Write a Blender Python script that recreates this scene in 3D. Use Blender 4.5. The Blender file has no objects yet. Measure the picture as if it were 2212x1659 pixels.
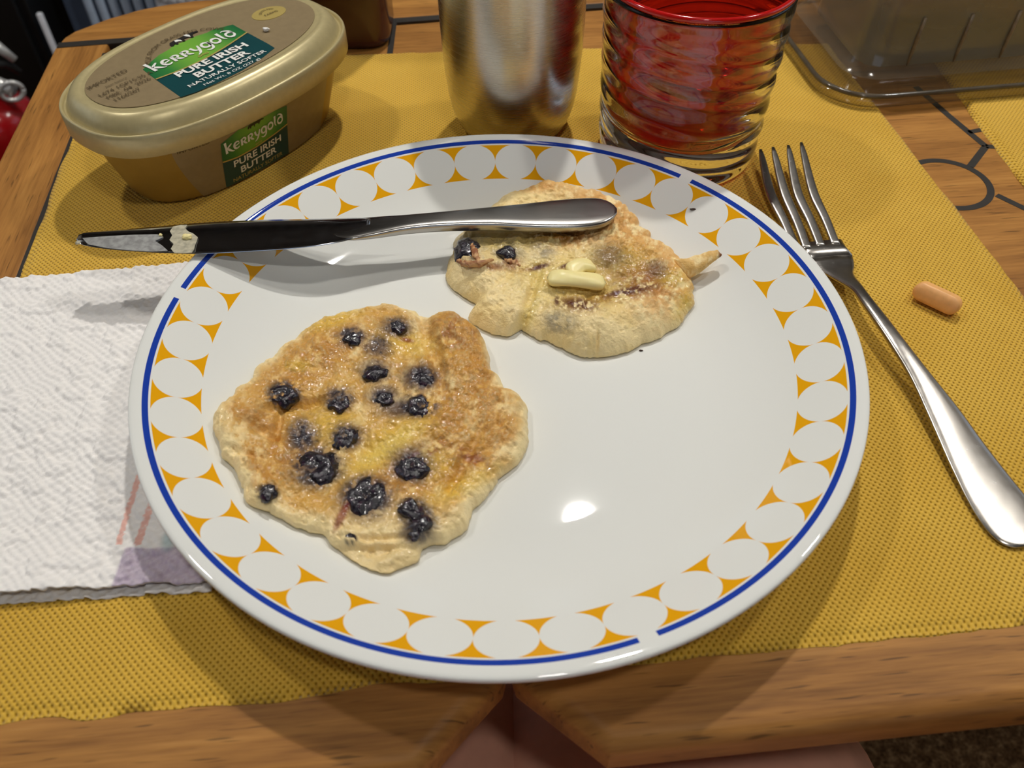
import bpy, bmesh, math, random
import numpy as np
from mathutils import Vector, Matrix
random.seed(7)
sc = bpy.context.scene
COL = sc.collection

# ------------------------------------------------------------------ camera
FPX = 1842.487
CAM = np.array([.0045, -.2204, .2464])
PITCH = math.radians(48.4796); ROLL = math.radians(-.5648)
FW = np.array([0, math.cos(PITCH), -math.sin(PITCH)])
_r = np.array([1., 0, 0]); _u = np.array([0, math.sin(PITCH), math.cos(PITCH)])
RT = math.cos(ROLL) * _r + math.sin(ROLL) * _u
UP = -math.sin(ROLL) * _r + math.cos(ROLL) * _u
cd = bpy.data.cameras.new('camera'); co = bpy.data.objects.new('camera', cd); COL.objects.link(co)
cd.sensor_width = 36; cd.lens = FPX / 2212 * 36; cd.clip_start = .01; cd.clip_end = 30
co.matrix_world = Matrix(((RT[0], UP[0], -FW[0], CAM[0]), (RT[1], UP[1], -FW[1], CAM[1]), (RT[2], UP[2], -FW[2], CAM[2]), (0, 0, 0, 1)))
sc.camera = co
cd.dof.use_dof = True; cd.dof.focus_distance = .35; cd.dof.aperture_fstop = 15

# ------------------------------------------------------------------ world, exposure
w = bpy.data.worlds.new('world'); sc.world = w; w.use_nodes = True
w.node_tree.nodes['Background'].inputs[0].default_value = (.62, .76, 1, 1)
w.node_tree.nodes['Background'].inputs[1].default_value = 1.6
sc.view_settings.view_transform = 'Standard'; sc.view_settings.look = 'None'
sc.view_settings.gamma = 1; sc.view_settings.use_curve_mapping = False
sc.view_settings.exposure = -0.12
LAMP_W = 1.0      # multiplier for the ceiling lamps
CEIL = 1.25; FLOOR = -.72

def at(x, y, z=0.0):
    """point of the place at height z that photograph pixel (x, y) shows"""
    d = FW + RT * (x - 1106) / FPX - UP * (y - 829.5) / FPX
    return CAM + d * ((z - CAM[2]) / d[2])

# ------------------------------------------------------------------ helpers
def lin(r, g, b):
    def f(c):
        c /= 255.
        return c / 12.92 if c <= .04045 else ((c + .055) / 1.055) ** 2.4
    return (f(r), f(g), f(b), 1)

def tag(o, label=None, cat=None, group=None, kind=None):
    if label: o['label'] = label
    if cat: o['category'] = cat
    if group: o['group'] = group
    if kind: o['kind'] = kind
    return o

def empty(name, loc, rz=0):
    o = bpy.data.objects.new(name, None); COL.objects.link(o)
    o.location = loc; o.rotation_euler = (0, 0, rz); o.empty_display_size = .02
    return o

def mesh(name, v, f, mat=None, parent=None, smooth=True, loc=None):
    me = bpy.data.meshes.new(name)
    me.from_pydata([tuple(map(float, p)) for p in v], [], [tuple(map(int, q)) for q in f])
    if smooth: me.shade_smooth()
    me.update()
    o = bpy.data.objects.new(name, me); COL.objects.link(o)
    for m in (mat if isinstance(mat, (list, tuple)) else [mat]):
        if m: me.materials.append(m)
    if parent: o.parent = parent
    if loc is not None: o.location = loc
    return o

def fixn(o):
    bm = bmesh.new(); bm.from_mesh(o.data)
    bmesh.ops.recalc_face_normals(bm, faces=bm.faces); bm.to_mesh(o.data); bm.free()
    return o

def base_origin(o, loc=None):
    """move a top-level mesh's origin to its base"""
    vs = np.empty(len(o.data.vertices) * 3); o.data.vertices.foreach_get('co', vs); vs = vs.reshape(-1, 3)
    c = np.array(loc) if loc is not None else np.array([(vs[:, 0].min() + vs[:, 0].max()) / 2, (vs[:, 1].min() + vs[:, 1].max()) / 2, vs[:, 2].min()])
    o.data.vertices.foreach_set('co', (vs - c).ravel()); o.data.update(); o.location = c
    return o

def loft(rings, cap0=True, cap1=True, closed=True):
    n = len(rings[0]); v = [p for r in rings for p in r]; f = []
    for i in range(len(rings) - 1):
        for j in range(n if closed else n - 1):
            a = i * n + j; b = i * n + (j + 1) % n
            f.append((a, b, b + n, a + n))
    if cap0: f.append(tuple(range(n))[::-1])
    if cap1: f.append(tuple(range((len(rings) - 1) * n, len(rings) * n)))
    return v, f

def lathe(prof, n=64, c=(0, 0, 0)):
    rings = [[(c[0] + r * math.cos(2 * math.pi * k / n), c[1] + r * math.sin(2 * math.pi * k / n), c[2] + z) for k in range(n)] for r, z in prof]
    return loft(rings)

def tube(pts, rad, n=8):
    pts = [np.array(p, float) for p in pts]; rings = []
    rads = rad if isinstance(rad, (list, tuple, np.ndarray)) else [rad] * len(pts)
    for i, p in enumerate(pts):
        t = pts[min(i + 1, len(pts) - 1)] - pts[max(i - 1, 0)]; t /= np.linalg.norm(t)
        a = np.cross(t, [0, 0, 1]); a = np.cross(t, [1, 0, 0]) if np.linalg.norm(a) < 1e-3 else a
        a /= np.linalg.norm(a); b = np.cross(t, a)
        rings.append([p + rads[i] * (a * math.cos(2 * math.pi * k / n) + b * math.sin(2 * math.pi * k / n)) for k in range(n)])
    return loft(rings)

def box(name, lo, hi, mat, parent=None, bev=0, seg=3):
    bm = bmesh.new()
    vs = [bm.verts.new((x, y, z)) for x in (lo[0], hi[0]) for y in (lo[1], hi[1]) for z in (lo[2], hi[2])]
    for q in ((0, 1, 3, 2), (4, 6, 7, 5), (0, 4, 5, 1), (2, 3, 7, 6), (0, 2, 6, 4), (1, 5, 7, 3)): bm.faces.new([vs[i] for i in q])
    if bev: bmesh.ops.bevel(bm, geom=list(bm.edges), offset=bev, segments=seg, affect='EDGES', profile=.5)
    me = bpy.data.meshes.new(name); bm.to_mesh(me); bm.free()
    if bev: me.shade_smooth()
    me.materials.append(mat)
    o = bpy.data.objects.new(name, me); COL.objects.link(o)
    if parent: o.parent = parent
    return o

def slab(name, poly, z0, z1, mat, parent=None, bev=0, seg=4, smooth=True, top_only=False):
    """extruded polygon with rounded top (and bottom) edges"""
    bm = bmesh.new()
    bot = [bm.verts.new((p[0], p[1], z0)) for p in poly]; top = [bm.verts.new((p[0], p[1], z1)) for p in poly]
    n = len(poly)
    ft = bm.faces.new(top); fb = bm.faces.new(bot[::-1])
    for i in range(n): bm.faces.new((bot[i], bot[(i + 1) % n], top[(i + 1) % n], top[i]))
    bmesh.ops.recalc_face_normals(bm, faces=bm.faces)
    if bev:
        ed = set(ft.edges) | (set() if top_only else set(fb.edges))
        bmesh.ops.bevel(bm, geom=list(ed), offset=bev, segments=seg, affect='EDGES', profile=.5)
    me = bpy.data.meshes.new(name); bm.to_mesh(me); bm.free()
    if smooth and bev:
        me.shade_smooth()
        try: me.set_sharp_from_angle(angle=math.radians(40))
        except Exception: pass
    me.materials.append(mat)
    o = bpy.data.objects.new(name, me); COL.objects.link(o)
    if parent: o.parent = parent
    return o

def rotz(p, a):
    return (p[0] * math.cos(a) - p[1] * math.sin(a), p[0] * math.sin(a) + p[1] * math.cos(a))

def vcol(o, cols, name='col'):
    a = o.data.color_attributes.new(name, 'FLOAT_COLOR', 'POINT')
    c = np.ones((len(o.data.vertices), 4)); cols = np.asarray(cols); c[:, :cols.shape[1]] = cols
    a.data.foreach_set('color', c.ravel())

def smooth_stations(st, m):
    st = np.array(st, float); L = np.concatenate([[0], np.cumsum(np.hypot(np.diff(st[:, 0]), np.diff(st[:, 1])))])
    L /= L[-1]; q = np.linspace(0, 1, m)
    # Catmull-Rom style interpolation
    out = []
    for s in q:
        i = min(np.searchsorted(L, s, 'right') - 1, len(L) - 2); t = (s - L[i]) / (L[i + 1] - L[i])
        p0, p1_, p2_, p3 = st[max(i - 1, 0)], st[i], st[i + 1], st[min(i + 2, len(st) - 1)]
        d0 = L[i + 1] - L[max(i - 1, 0)]; d1 = L[min(i + 2, len(L) - 1)] - L[i]; h = L[i + 1] - L[i]
        m0 = (p2_ - p0) / d0 * h; m1 = (p3 - p1_) / d1 * h
        out.append((2 * t ** 3 - 3 * t ** 2 + 1) * p1_ + (t ** 3 - 2 * t ** 2 + t) * m0 + (-2 * t ** 3 + 3 * t ** 2) * p2_ + (t ** 3 - t ** 2) * m1)
    return np.array(out)

# --- smooth lattice noise in numpy
_rng = np.random.RandomState(11); _G = _rng.rand(256, 256)
def vnoise(x, y):
    xi = np.floor(x).astype(int); yi = np.floor(y).astype(int); fx = x - xi; fy = y - yi
    fx = fx * fx * fx * (fx * (fx * 6 - 15) + 10); fy = fy * fy * fy * (fy * (fy * 6 - 15) + 10)
    g = lambda a, b: _G[a % 256, b % 256]
    return (g(xi, yi) * (1 - fx) + g(xi + 1, yi) * fx) * (1 - fy) + (g(xi, yi + 1) * (1 - fx) + g(xi + 1, yi + 1) * fx) * fy
def fbm(x, y, o=4, g=.5):
    s = 0; a = 1; t = 0
    for i in range(o):
        s = s + a * vnoise(x * 2 ** i + 17.3 * i, y * 2 ** i + 5.7 * i); t += a; a *= g
    return s / t
def sstep(a, b, x):
    t = np.clip((x - a) / (b - a), 0, 1); return t * t * (3 - 2 * t)

# ------------------------------------------------------------------ materials
class NT:
    def __init__(s, name):
        s.m = bpy.data.materials.new(name); s.m.use_nodes = True; s.t = s.m.node_tree
        s.b = s.t.nodes['Principled BSDF']; s.out = s.t.nodes['Material Output']
    def n(s, typ, **kw):
        x = s.t.nodes.new(typ)
        for k, v in kw.items(): setattr(x, k, v)
        return x
    def l(s, a, b): s.t.links.new(a, b)
    def put(s, inp, v):
        if hasattr(v, 'is_output') or isinstance(v, bpy.types.NodeSocket): s.l(v, inp)
        else: inp.default_value = v
    def math(s, op, a, b=None, c=None, clamp=False):
        x = s.n('ShaderNodeMath', operation=op, use_clamp=clamp)
        for i, v in enumerate((a, b, c)):
            if v is not None: s.put(x.inputs[i], v)
        return x.outputs[0]
    def coord(s, kind='Object', scale=(1, 1, 1), rot=(0, 0, 0), loc=(0, 0, 0)):
        c = s.n('ShaderNodeTexCoord'); mp = s.n('ShaderNodeMapping'); s.l(c.outputs[kind], mp.inputs[0])
        mp.inputs[1].default_value = loc; mp.inputs[2].default_value = rot; mp.inputs[3].default_value = scale
        return mp.outputs[0]
    def noise(s, vec, scale=5, detail=3, rough=.5, dist=0):
        x = s.n('ShaderNodeTexNoise'); s.l(vec, x.inputs['Vector'])
        x.inputs['Scale'].default_value = scale; x.inputs['Detail'].default_value = detail
        x.inputs['Roughness'].default_value = rough; x.inputs['Distortion'].default_value = dist
        return x.outputs['Fac']
    def ramp(s, fac, stops):
        x = s.n('ShaderNodeValToRGB'); s.l(fac, x.inputs[0]); e = x.color_ramp.elements
        while len(e) < len(stops): e.new(.5)
        for k, (p, c) in enumerate(stops): e[k].position = p; e[k].color = c
        return x.outputs[0]
    def mix(s, fac, a, b, blend='MIX'):
        x = s.n('ShaderNodeMix', data_type='RGBA', blend_type=blend)
        s.put(x.inputs[0], fac); s.put(x.inputs[6], a); s.put(x.inputs[7], b)
        return x.outputs[2]
    def bump(s, h, strength=.3, dist=.001):
        x = s.n('ShaderNodeBump'); x.inputs['Strength'].default_value = strength; x.inputs['Distance'].default_value = dist
        s.put(x.inputs['Height'], h); s.l(x.outputs[0], s.b.inputs['Normal'])
        return x
    def set(s, **kw):
        nm = dict(color='Base Color', rough='Roughness', metal='Metallic', ior='IOR', trans='Transmission Weight', coat='Coat Weight', sss='Subsurface Weight', spec='Specular IOR Level', aniso='Anisotropic', sheen='Sheen Weight', coatr='Coat Roughness', alpha='Alpha')
        for k, v in kw.items(): s.put(s.b.inputs[nm[k]], v)
        return s

def simple(name, col, rough=.5, metal=0, var=.08, scale=60, **kw):
    N = NT(name); v = N.coord()
    f = N.noise(v, scale, 3)
    d = tuple(c * (1 - var) for c in col[:3]) + (1,); l = tuple(min(1, c * (1 + var)) for c in col[:3]) + (1,)
    N.set(color=N.ramp(f, [(.35, d), (.65, l)]), rough=rough, metal=metal, **kw)
    return N.m

def wood(name, rot=0.0, tone=1.0):
    N = NT(name)
    v = N.coord(rot=(0, 0, rot), scale=(1, 1, 1))
    st = N.n('ShaderNodeMapping'); N.l(v, st.inputs[0]); st.inputs[3].default_value = (7, 90, 30)
    big = N.noise(st.outputs[0], 1.0, 4, .55, .6)
    st2 = N.n('ShaderNodeMapping'); N.l(v, st2.inputs[0]); st2.inputs[3].default_value = (40, 700, 200)
    fine = N.noise(st2.outputs[0], 1.0, 3, .6)
    st3 = N.n('ShaderNodeMapping'); N.l(v, st3.inputs[0]); st3.inputs[3].default_value = (60, 900, 200)
    pore = N.noise(st3.outputs[0], 1.0, 1, .5)
    f = N.math('ADD', N.math('MULTIPLY', big, .65), N.math('MULTIPLY', fine, .35))
    t = lambda r, g, b: lin(r * tone, g * tone, b * tone)
    c = N.ramp(f, [(.3, t(116, 75, 32)), (.47, t(157, 107, 51)), (.6, t(179, 126, 62)), (.75, t(194, 143, 78))])
    pm = N.ramp(pore, [(.27, (.45, .45, .45, 1)), (.36, (1, 1, 1, 1))])
    N.set(color=N.mix(1.0, c, pm, 'MULTIPLY'), rough=.48, spec=.25)
    N.bump(N.math('ADD', fine, pore), .12, .0004)
    return N.m

M = {}
M['wood_x'] = wood('oak_grain_along', -.09)
M['wood_y'] = wood('oak_grain_across', math.pi / 2 - .1)
M['wood_dark'] = wood('oak_grain_far', -.13, .97)
M['inlay'] = simple('black_inlay', lin(38, 34, 30), .5, var=.15, scale=200)

def weave(name):
    N = NT(name); p = .00138
    v = N.coord(rot=(0, 0, -.09))
    wb = N.noise(N.coord(scale=(1, 1, 1)), 45, 2)
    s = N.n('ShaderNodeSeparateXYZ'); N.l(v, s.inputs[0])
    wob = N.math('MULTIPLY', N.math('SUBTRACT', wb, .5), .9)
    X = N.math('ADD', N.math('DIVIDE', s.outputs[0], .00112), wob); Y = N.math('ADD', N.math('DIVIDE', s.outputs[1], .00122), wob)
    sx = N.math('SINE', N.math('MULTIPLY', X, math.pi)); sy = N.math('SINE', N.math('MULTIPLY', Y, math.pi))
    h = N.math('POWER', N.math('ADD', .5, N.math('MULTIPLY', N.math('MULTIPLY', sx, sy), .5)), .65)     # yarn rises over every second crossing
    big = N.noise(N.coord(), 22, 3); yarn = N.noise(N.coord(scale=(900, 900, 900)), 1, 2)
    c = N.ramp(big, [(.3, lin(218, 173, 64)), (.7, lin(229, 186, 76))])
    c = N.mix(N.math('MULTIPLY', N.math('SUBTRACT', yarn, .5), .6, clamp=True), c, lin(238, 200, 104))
    c2 = N.mix(N.ramp(h, [(.22, (1, 1, 1, 1)), (.55, (0, 0, 0, 1))]), c, lin(166, 120, 14))  # shade in the gaps between yarns painted as a darker mustard
    N.set(color=c2, rough=.9, spec=.12, sheen=.15)
    N.bump(N.math('ADD', h, N.math('MULTIPLY', yarn, .25)), .8, .0008)
    return N.m
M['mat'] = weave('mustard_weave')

def plate_mat():
    N = NT('plate_print')
    c = N.n('ShaderNodeTexCoord'); s = N.n('ShaderNodeSeparateXYZ'); N.l(c.outputs['Object'], s.inputs[0])
    x, y = s.outputs[0], s.outputs[1]
    r = N.math('SQRT', N.math('ADD', N.math('MULTIPLY', x, x), N.math('MULTIPLY', y, y)))
    th = N.math('ARCTAN2', y, x)
    n = 39; th0 = math.radians(137.249) + math.pi / n
    k = N.math('MULTIPLY', N.math('SUBTRACT', th, th0), n / (2 * math.pi))
    fk = N.math('SUBTRACT', N.math('FRACT', N.math('ADD', k, 40.5)), .5)     # 0 at a disc centre
    r0 = .11573; R = math.pi * r0 / n
    u = N.math('MULTIPLY', fk, 2 * math.pi * r0 / n)
    v = N.math('MULTIPLY', N.math('SUBTRACT', r, r0), 1.17)
    d2 = N.math('SQRT', N.math('ADD', N.math('MULTIPLY', u, u), N.math('MULTIPLY', N.math('MULTIPLY', v, v), 1.075)))
    outside = N.math('GREATER_THAN', d2, R * 1.0)
    band = N.math('LESS_THAN', N.math('ABSOLUTE', v), R * .925)
    orange = N.math('MULTIPLY', outside, band)
    ring = N.math('MULTIPLY', N.math('GREATER_THAN', r, .12375), N.math('LESS_THAN', r, .12565))
    # three gaps in the ring
    g = N.math('SUBTRACT', N.math('FRACT', N.math('ADD', N.math('MULTIPLY', N.math('SUBTRACT', th, math.radians(49.2)), 3 / (2 * math.pi)), 5.5)), .5)
    ring = N.math('MULTIPLY', ring, N.math('GREATER_THAN', N.math('ABSOLUTE', g), 1.3 / 120))
    col = N.mix(orange, lin(235, 236, 231), lin(238, 170, 20))
    col = N.mix(ring, col, lin(34, 66, 168))
    N.set(color=col, rough=.03)
    return N.m
M['plate'] = plate_mat()
M['plate_plain'] = simple('plate_white', lin(236, 234, 228), .04, var=.01, scale=10)

def steel(name, rough=.22, col=(.62, .60, .57, 1), brush=(1, 1, 1), bs=.05):
    N = NT(name); v = N.coord(scale=brush); f = N.noise(v, 1, 4, .6)
    N.set(color=col, metal=1.0, rough=N.math('ADD', rough - .06, N.math('MULTIPLY', f, .12)))
    N.bump(f, bs, .0002)
    return N.m
M['blade'] = steel('polished_steel', .10, (.55, .57, .61, 1), (300, 300, 300), .02)
def handle_mat():
    N = NT('satin_handle_steel'); v = N.coord(scale=(150, 900, 900)); f = N.noise(v, 1, 4, .6)
    c = N.n('ShaderNodeTexCoord'); s = N.n('ShaderNodeSeparateXYZ'); N.l(c.outputs['Object'], s.inputs[0])
    mr = N.n('ShaderNodeMapRange'); N.l(s.outputs[0], mr.inputs[0]); mr.inputs[1].default_value = -.075; mr.inputs[2].default_value = -.025; mr.inputs[3].default_value = .10; mr.inputs[4].default_value = .20
    N.set(color=(.40, .385, .365, 1), metal=1.0, rough=N.math('ADD', mr.outputs[0], N.math('MULTIPLY', f, .06))); N.bump(f, .05, .0002)
    return N.m
M['handle'] = handle_mat()
M['fork'] = steel('worn_steel', .25, (.48, .455, .42, 1), (400, 400, 400), .05)
M['tumbler'] = steel('brushed_tumbler_steel', .27, (.56, .53, .48, 1), (30, 30, 1500), .02)

def attr_mat(name, rough=.55, sss=.0, bump_s=250, bump_d=.0006, wet=False, strength=.4, spec=.4):
    N = NT(name)
    a = N.n('ShaderNodeAttribute', attribute_name='col')
    N.set(color=a.outputs['Color'], rough=rough, spec=spec)
    if sss:
        N.set(sss=sss); N.b.inputs['Subsurface Radius'].default_value = (.004, .002, .001); N.b.inputs['Subsurface Scale'].default_value = .4
    if wet:
        wv = N.n('ShaderNodeAttribute', attribute_name='wet')
        N.set(rough=N.math('SUBTRACT', rough, N.math('MULTIPLY', wv.outputs['Fac'], rough - .13)))
        N.set(coat=N.math('MULTIPLY', wv.outputs['Fac'], .7), coatr=.08)
    v = N.coord()
    f = N.math('ADD', N.noise(v, bump_s, 4, .6), N.math('MULTIPLY', N.noise(v, bump_s * 3.3, 2), .5))
    N.bump(f, strength, bump_d)
    return N.m
M['pancake'] = attr_mat('griddled_batter', .6, .05, 420, .0009, True, .5)
M['berry'] = None
def berry_mat():
    N = NT('cooked_blueberry'); v = N.coord()
    f = N.noise(v, 500, 3); 
    N.set(color=N.ramp(f, [(.35, lin(14, 12, 20)), (.55, lin(26, 20, 34)), (.72, lin(58, 30, 48))]), rough=.22, coat=.5, coatr=.12)
    N.bump(N.noise(v, 900, 3), .6, .0008)
    return N.m
M['berry'] = berry_mat()
M['butter'] = simple('soft_butter', lin(255, 238, 168), .35, var=.03, scale=300)
M['butter_smear'] = simple('butter_smear', lin(184, 178, 156), .35, var=.22, scale=500)
M['pill'] = simple('peach_tablet', lin(244, 182, 116), .45, var=.05, scale=400)

def glassy(name, col=(1, 1, 1, 1), ior=1.48, rough=.0):
    N = NT(name); f = N.noise(N.coord(), 80, 2)
    N.set(color=col, trans=1.0, ior=ior, rough=rough)
    return N.m
M['glass'] = glassy('clear_glass', (.97, .98, .98, 1), 1.45, .01)

def film(name, tint, haze=.0, hazecol=(1, 1, 1, 1), ior=1.45, rough=.05):
    """thin clear plastic: tinted see-through wall with a surface sheen and a little milky haze"""
    N = NT(name); t = N.t
    t.nodes.remove(N.b)
    tr = N.n('ShaderNodeBsdfTransparent'); tr.inputs[0].default_value = tint
    gl = N.n('ShaderNodeBsdfGlossy'); gl.inputs['Roughness'].default_value = rough; gl.inputs[0].default_value = (1, 1, 1, 1)
    df = N.n('ShaderNodeBsdfDiffuse'); df.inputs[0].default_value = hazecol
    tl = N.n('ShaderNodeBsdfTranslucent'); tl.inputs[0].default_value = hazecol
    dm = N.n('ShaderNodeMixShader'); dm.inputs[0].default_value = .5; N.l(df.outputs[0], dm.inputs[1]); N.l(tl.outputs[0], dm.inputs[2])
    m1 = N.n('ShaderNodeMixShader'); 
    hz = N.math('MULTIPLY', N.ramp(N.noise(N.coord(), 30, 2), [(.3, (.7, .7, .7, 1)), (.7, (1, 1, 1, 1))]), haze)
    N.l(hz, m1.inputs[0]); N.l(tr.outputs[0], m1.inputs[1]); N.l(dm.outputs[0], m1.inputs[2])
    lw = N.n('ShaderNodeLayerWeight'); lw.inputs[0].default_value = .5
    f0 = ((ior - 1) / (ior + 1)) ** 2
    fr = N.math('ADD', f0, N.math('MULTIPLY', N.math('POWER', lw.outputs['Facing'], 5.0), 1 - f0), clamp=True)
    m2 = N.n('ShaderNodeMixShader'); N.l(fr, m2.inputs[0]); N.l(m1.outputs[0], m2.inputs[1]); N.l(gl.outputs[0], m2.inputs[2])
    N.l(m2.outputs[0], N.out.inputs[0])
    return N.m
M['red_film'] = film('red_plastic_wall', (.68, .035, .028, 1), .34, lin(168, 28, 22), 1.5, .08)
M['clear_wall'] = film('clear_plastic_wall', (.95, .95, .93, 1), .03, lin(190, 185, 170), 1.5, .05)
M['cloudy_wall'] = film('cloudy_plastic_wall', (.82, .81, .77, 1), .42, lin(168, 160, 142), 1.5, .12)
M['tray'] = film('clear_tray_plastic', (.86, .84, .78, 1), .06, lin(160, 150, 130), 1.55, .06)

# ------------------------------------------------------------------ lamps of the room
def ceiling_lamp(x, y, r, watts, label, col=(1.0, .962, .90)):
    t = empty('ceiling_light', (x, y, CEIL)); tag(t, label, 'light', 'ceiling spot lights')
    v, f = lathe([(r, 0), (r + .012, -.001), (r + .014, -.006), (r + .004, -.012), (r, -.011)], 40)
    f = [q for q in f if len(q) == 4]
    mesh('trim_ring', v, f, M['lamp_trim'], t)
    N = NT('lamp_lens'); em = N.n('ShaderNodeEmission'); em.inputs[0].default_value = (*col, 1)
    em.inputs[1].default_value = watts * LAMP_W / (math.pi * math.pi * r * r)
    N.l(em.outputs[0], N.out.inputs[0])
    v, f = lathe([(r, -.004), (r * .98, -.008), (r * .5, -.010), (.001, -.0105)], 40)
    mesh('lens', v, f, N.m, t)
M['lamp_trim'] = simple('lamp_trim', lin(225, 222, 215), .4)
ceiling_lamp(.14, .72, .028, 10.6, 'round ceiling spot light beyond the table')
ceiling_lamp(.80, .42, .05, 5.8, 'round ceiling spot light right of the table')
ceiling_lamp(-.70, .45, .05, 5.0, 'round ceiling spot light left of the table')
ceiling_lamp(.16, -.45, .05, 3.0, 'round ceiling spot light above the seat')

# ------------------------------------------------------------------ the room
def carpet():
    N = NT('brown_carpet'); v = N.coord()
    f = N.noise(v, 110, 4, .7); g = N.noise(v, 420, 2)
    N.set(color=N.ramp(N.math('ADD', N.math('MULTIPLY', f, .6), N.math('MULTIPLY', g, .4)), [(.36, lin(58, 38, 22)), (.5, lin(104, 76, 48)), (.64, lin(158, 128, 92))]), rough=.95, spec=.1)
    N.bump(N.math('ADD', f, g), 1.0, .01)
    return N.m
M['carpet'] = carpet()
M['ceil'] = simple('ceiling_panel', lin(118, 110, 100), .8, var=.02, scale=8)
M['wall'] = simple('wall_panel', lin(176, 164, 146), .7, var=.04, scale=12)
M['wall_dark'] = simple('dark_cabinet_wall', lin(58, 48, 40), .6, var=.1, scale=14)
X0, X1, Y0, Y1 = -1.25, 1.35, -1.5, 1.5
def struct(o): o['kind'] = 'structure'; return o
def wallquad(name, a, b, z0, z1, mat, holes=()):
    """vertical wall with rectangular openings, from a to b, as a thick frame"""
    a = np.array(a); b = np.array(b); L = np.linalg.norm(b - a); d = (b - a) / L; n = np.array([-d[1], d[0]]) * .03
    us = sorted({0, L, *[h[0] for h in holes], *[h[1] for h in holes]}); zs = sorted({z0, z1, *[h[2] for h in holes], *[h[3] for h in holes]})
    v = []; f = []
    for i in range(len(us) - 1):
        for j in range(len(zs) - 1):
            um = (us[i] + us[i + 1]) / 2; zm = (zs[j] + zs[j + 1]) / 2
            if any(h[0] < um < h[1] and h[2] < zm < h[3] for h in holes): continue
            k = len(v)
            for off in (0, 1):
                for (u_, z_) in ((us[i], zs[j]), (us[i + 1], zs[j]), (us[i + 1], zs[j + 1]), (us[i], zs[j + 1])):
                    q = a + d * u_ + n * off; v.append((q[0], q[1], z_))
            f += [(k, k + 1, k + 2, k + 3), (k + 7, k + 6, k + 5, k + 4), (k, k + 4, k + 5, k + 1), (k + 1, k + 5, k + 6, k + 2), (k + 2, k + 6, k + 7, k + 3), (k + 3, k + 7, k + 4, k)]
    return struct(fixn(mesh(name, v, f, mat, smooth=False)))
struct(box('floor', (X0 - .05, Y0 - .05, FLOOR - .03), (X1 + .05, Y1 + .05, FLOOR), M['carpet']))
struct(box('ceiling', (X0 - .05, Y0 - .05, CEIL), (X1 + .05, Y1 + .05, CEIL + .03), M['ceil']))
wallquad('wall_back', (X0, Y1), (X1, Y1), FLOOR, CEIL, M['wall_dark'])
wallquad('wall_left', (X0, Y0), (X0, Y1), FLOOR, CEIL, M['wall'], [(1.35, 2.2, .25, .85)])
wallquad('wall_right', (X1, Y1), (X1, Y0), FLOOR, CEIL, M['wall'], [(.7, 1.6, .25, .85)])
wallquad('wall_front', (X1, Y0), (X0, Y0), FLOOR, CEIL, M['wall'], [(.7, 1.8, .15, .9)])
M['frame'] = simple('window_frame', lin(200, 198, 192), .4)
M['pane'] = film('window_glass', (.93, .95, .96, 1), 0, (1, 1, 1, 1), 1.45, .01)
def window(name, c, axis, half, z0, z1):
    t = empty(name, (c[0], c[1], z0)); struct(t)
    th = .025
    def bar(nm, u0, u1, w0, w1, m=M['frame'], d=.02):
        lo, hi = ((-d, u0, w0), (d, u1, w1)) if axis == 'y' else ((u0, -d, w0), (u1, d, w1))
        return box(nm, lo, hi, m, t)
    H = z1 - z0
    bar('window_frame', -half, half, 0, th); bar('window_frame', -half, half, H - th, H)
    bar('window_frame', -half, -half + th, th, H - th); bar('window_frame', half - th, half, th, H - th)
    bar('pane', -half + th, half - th, th, H - th, M['pane'], .002)
    for k in range(8): bar('blind_slat', -half + th, half - th, th + (k + .4) * (H - 2 * th) / 8, th + (k + .75) * (H - 2 * th) / 8, M['frame'], .006)
window('window_1', (X0 - .015, Y0 + 1.775), 'y', .425, .25, .85)
window('window_2', (X1 + .015, Y1 - 1.15), 'y', .45, .25, .85)
window('window_3', (X1 - 1.25, Y0 - .015), 'x', .55, .15, .9)

# ------------------------------------------------------------------ table
TA = math.radians(5.2)
tbl = empty('table', (0, 0, FLOOR)); tag(tbl, 'oak folding table with black inlay lines under the mustard placemat', 'table')
TP = tbl; zt = -FLOOR     # children use table-local z
def tz(z): return z - FLOOR
# left leaf: front chamfer at the seam, left border, back border
seam_f = (2.6e-3, -.1165); seam_b = (-.030, .3)
def P2(x, y): return (x, y)
inl = lambda y: -.2113 + (66.9e-3 - y) * (.0222 / .1954)          # left inlay centre line x(y)
bkl = lambda x: .3035 + (x + .045) * .1373                       # back inlay centre line y(x)
edge_l = lambda y: -.2544 + (.1549 - y) * (.011 / .125)
ft = lambda x: -.1395 + (x - .031) * math.tan(TA)                # front edge y(x)
g = .0025
# main left panel
cl = (-.0225, ft(-.0225) + .0)
corner = [( -.2665, .272), (-.2655, .283), (-.262, .2905), (-.247, .3066), (-.2302, .3189), (-.2172, .3251), (-.1979, .3313)]
bx = lambda x: .3313 + (x + .1979) * .115                       # back edge y(x)
def bl(x): return bkl(x)
slab('panel', [(inl(-.2) + g, ft(inl(-.2))), cl, (.0008, -.1182), (seam_f[0] - .0004, -.1125), (seam_b[0] - .0004, bl(seam_b[0]) - g), (inl(.26) + g, bl(inl(.26)) - g)], tz(-.02), tz(0), M['wood_x'], TP, .006, 6)
slab('panel', [(.0312, ft(.0312)), (.46, ft(.46)), (.46, bl(.46) - g), (seam_b[0] + .0004, bl(seam_b[0]) - g), (seam_f[0] + .0004, -.1125), (.0048, -.1182)], tz(-.02), tz(0), M['wood_x'], TP, .006, 6)
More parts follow.
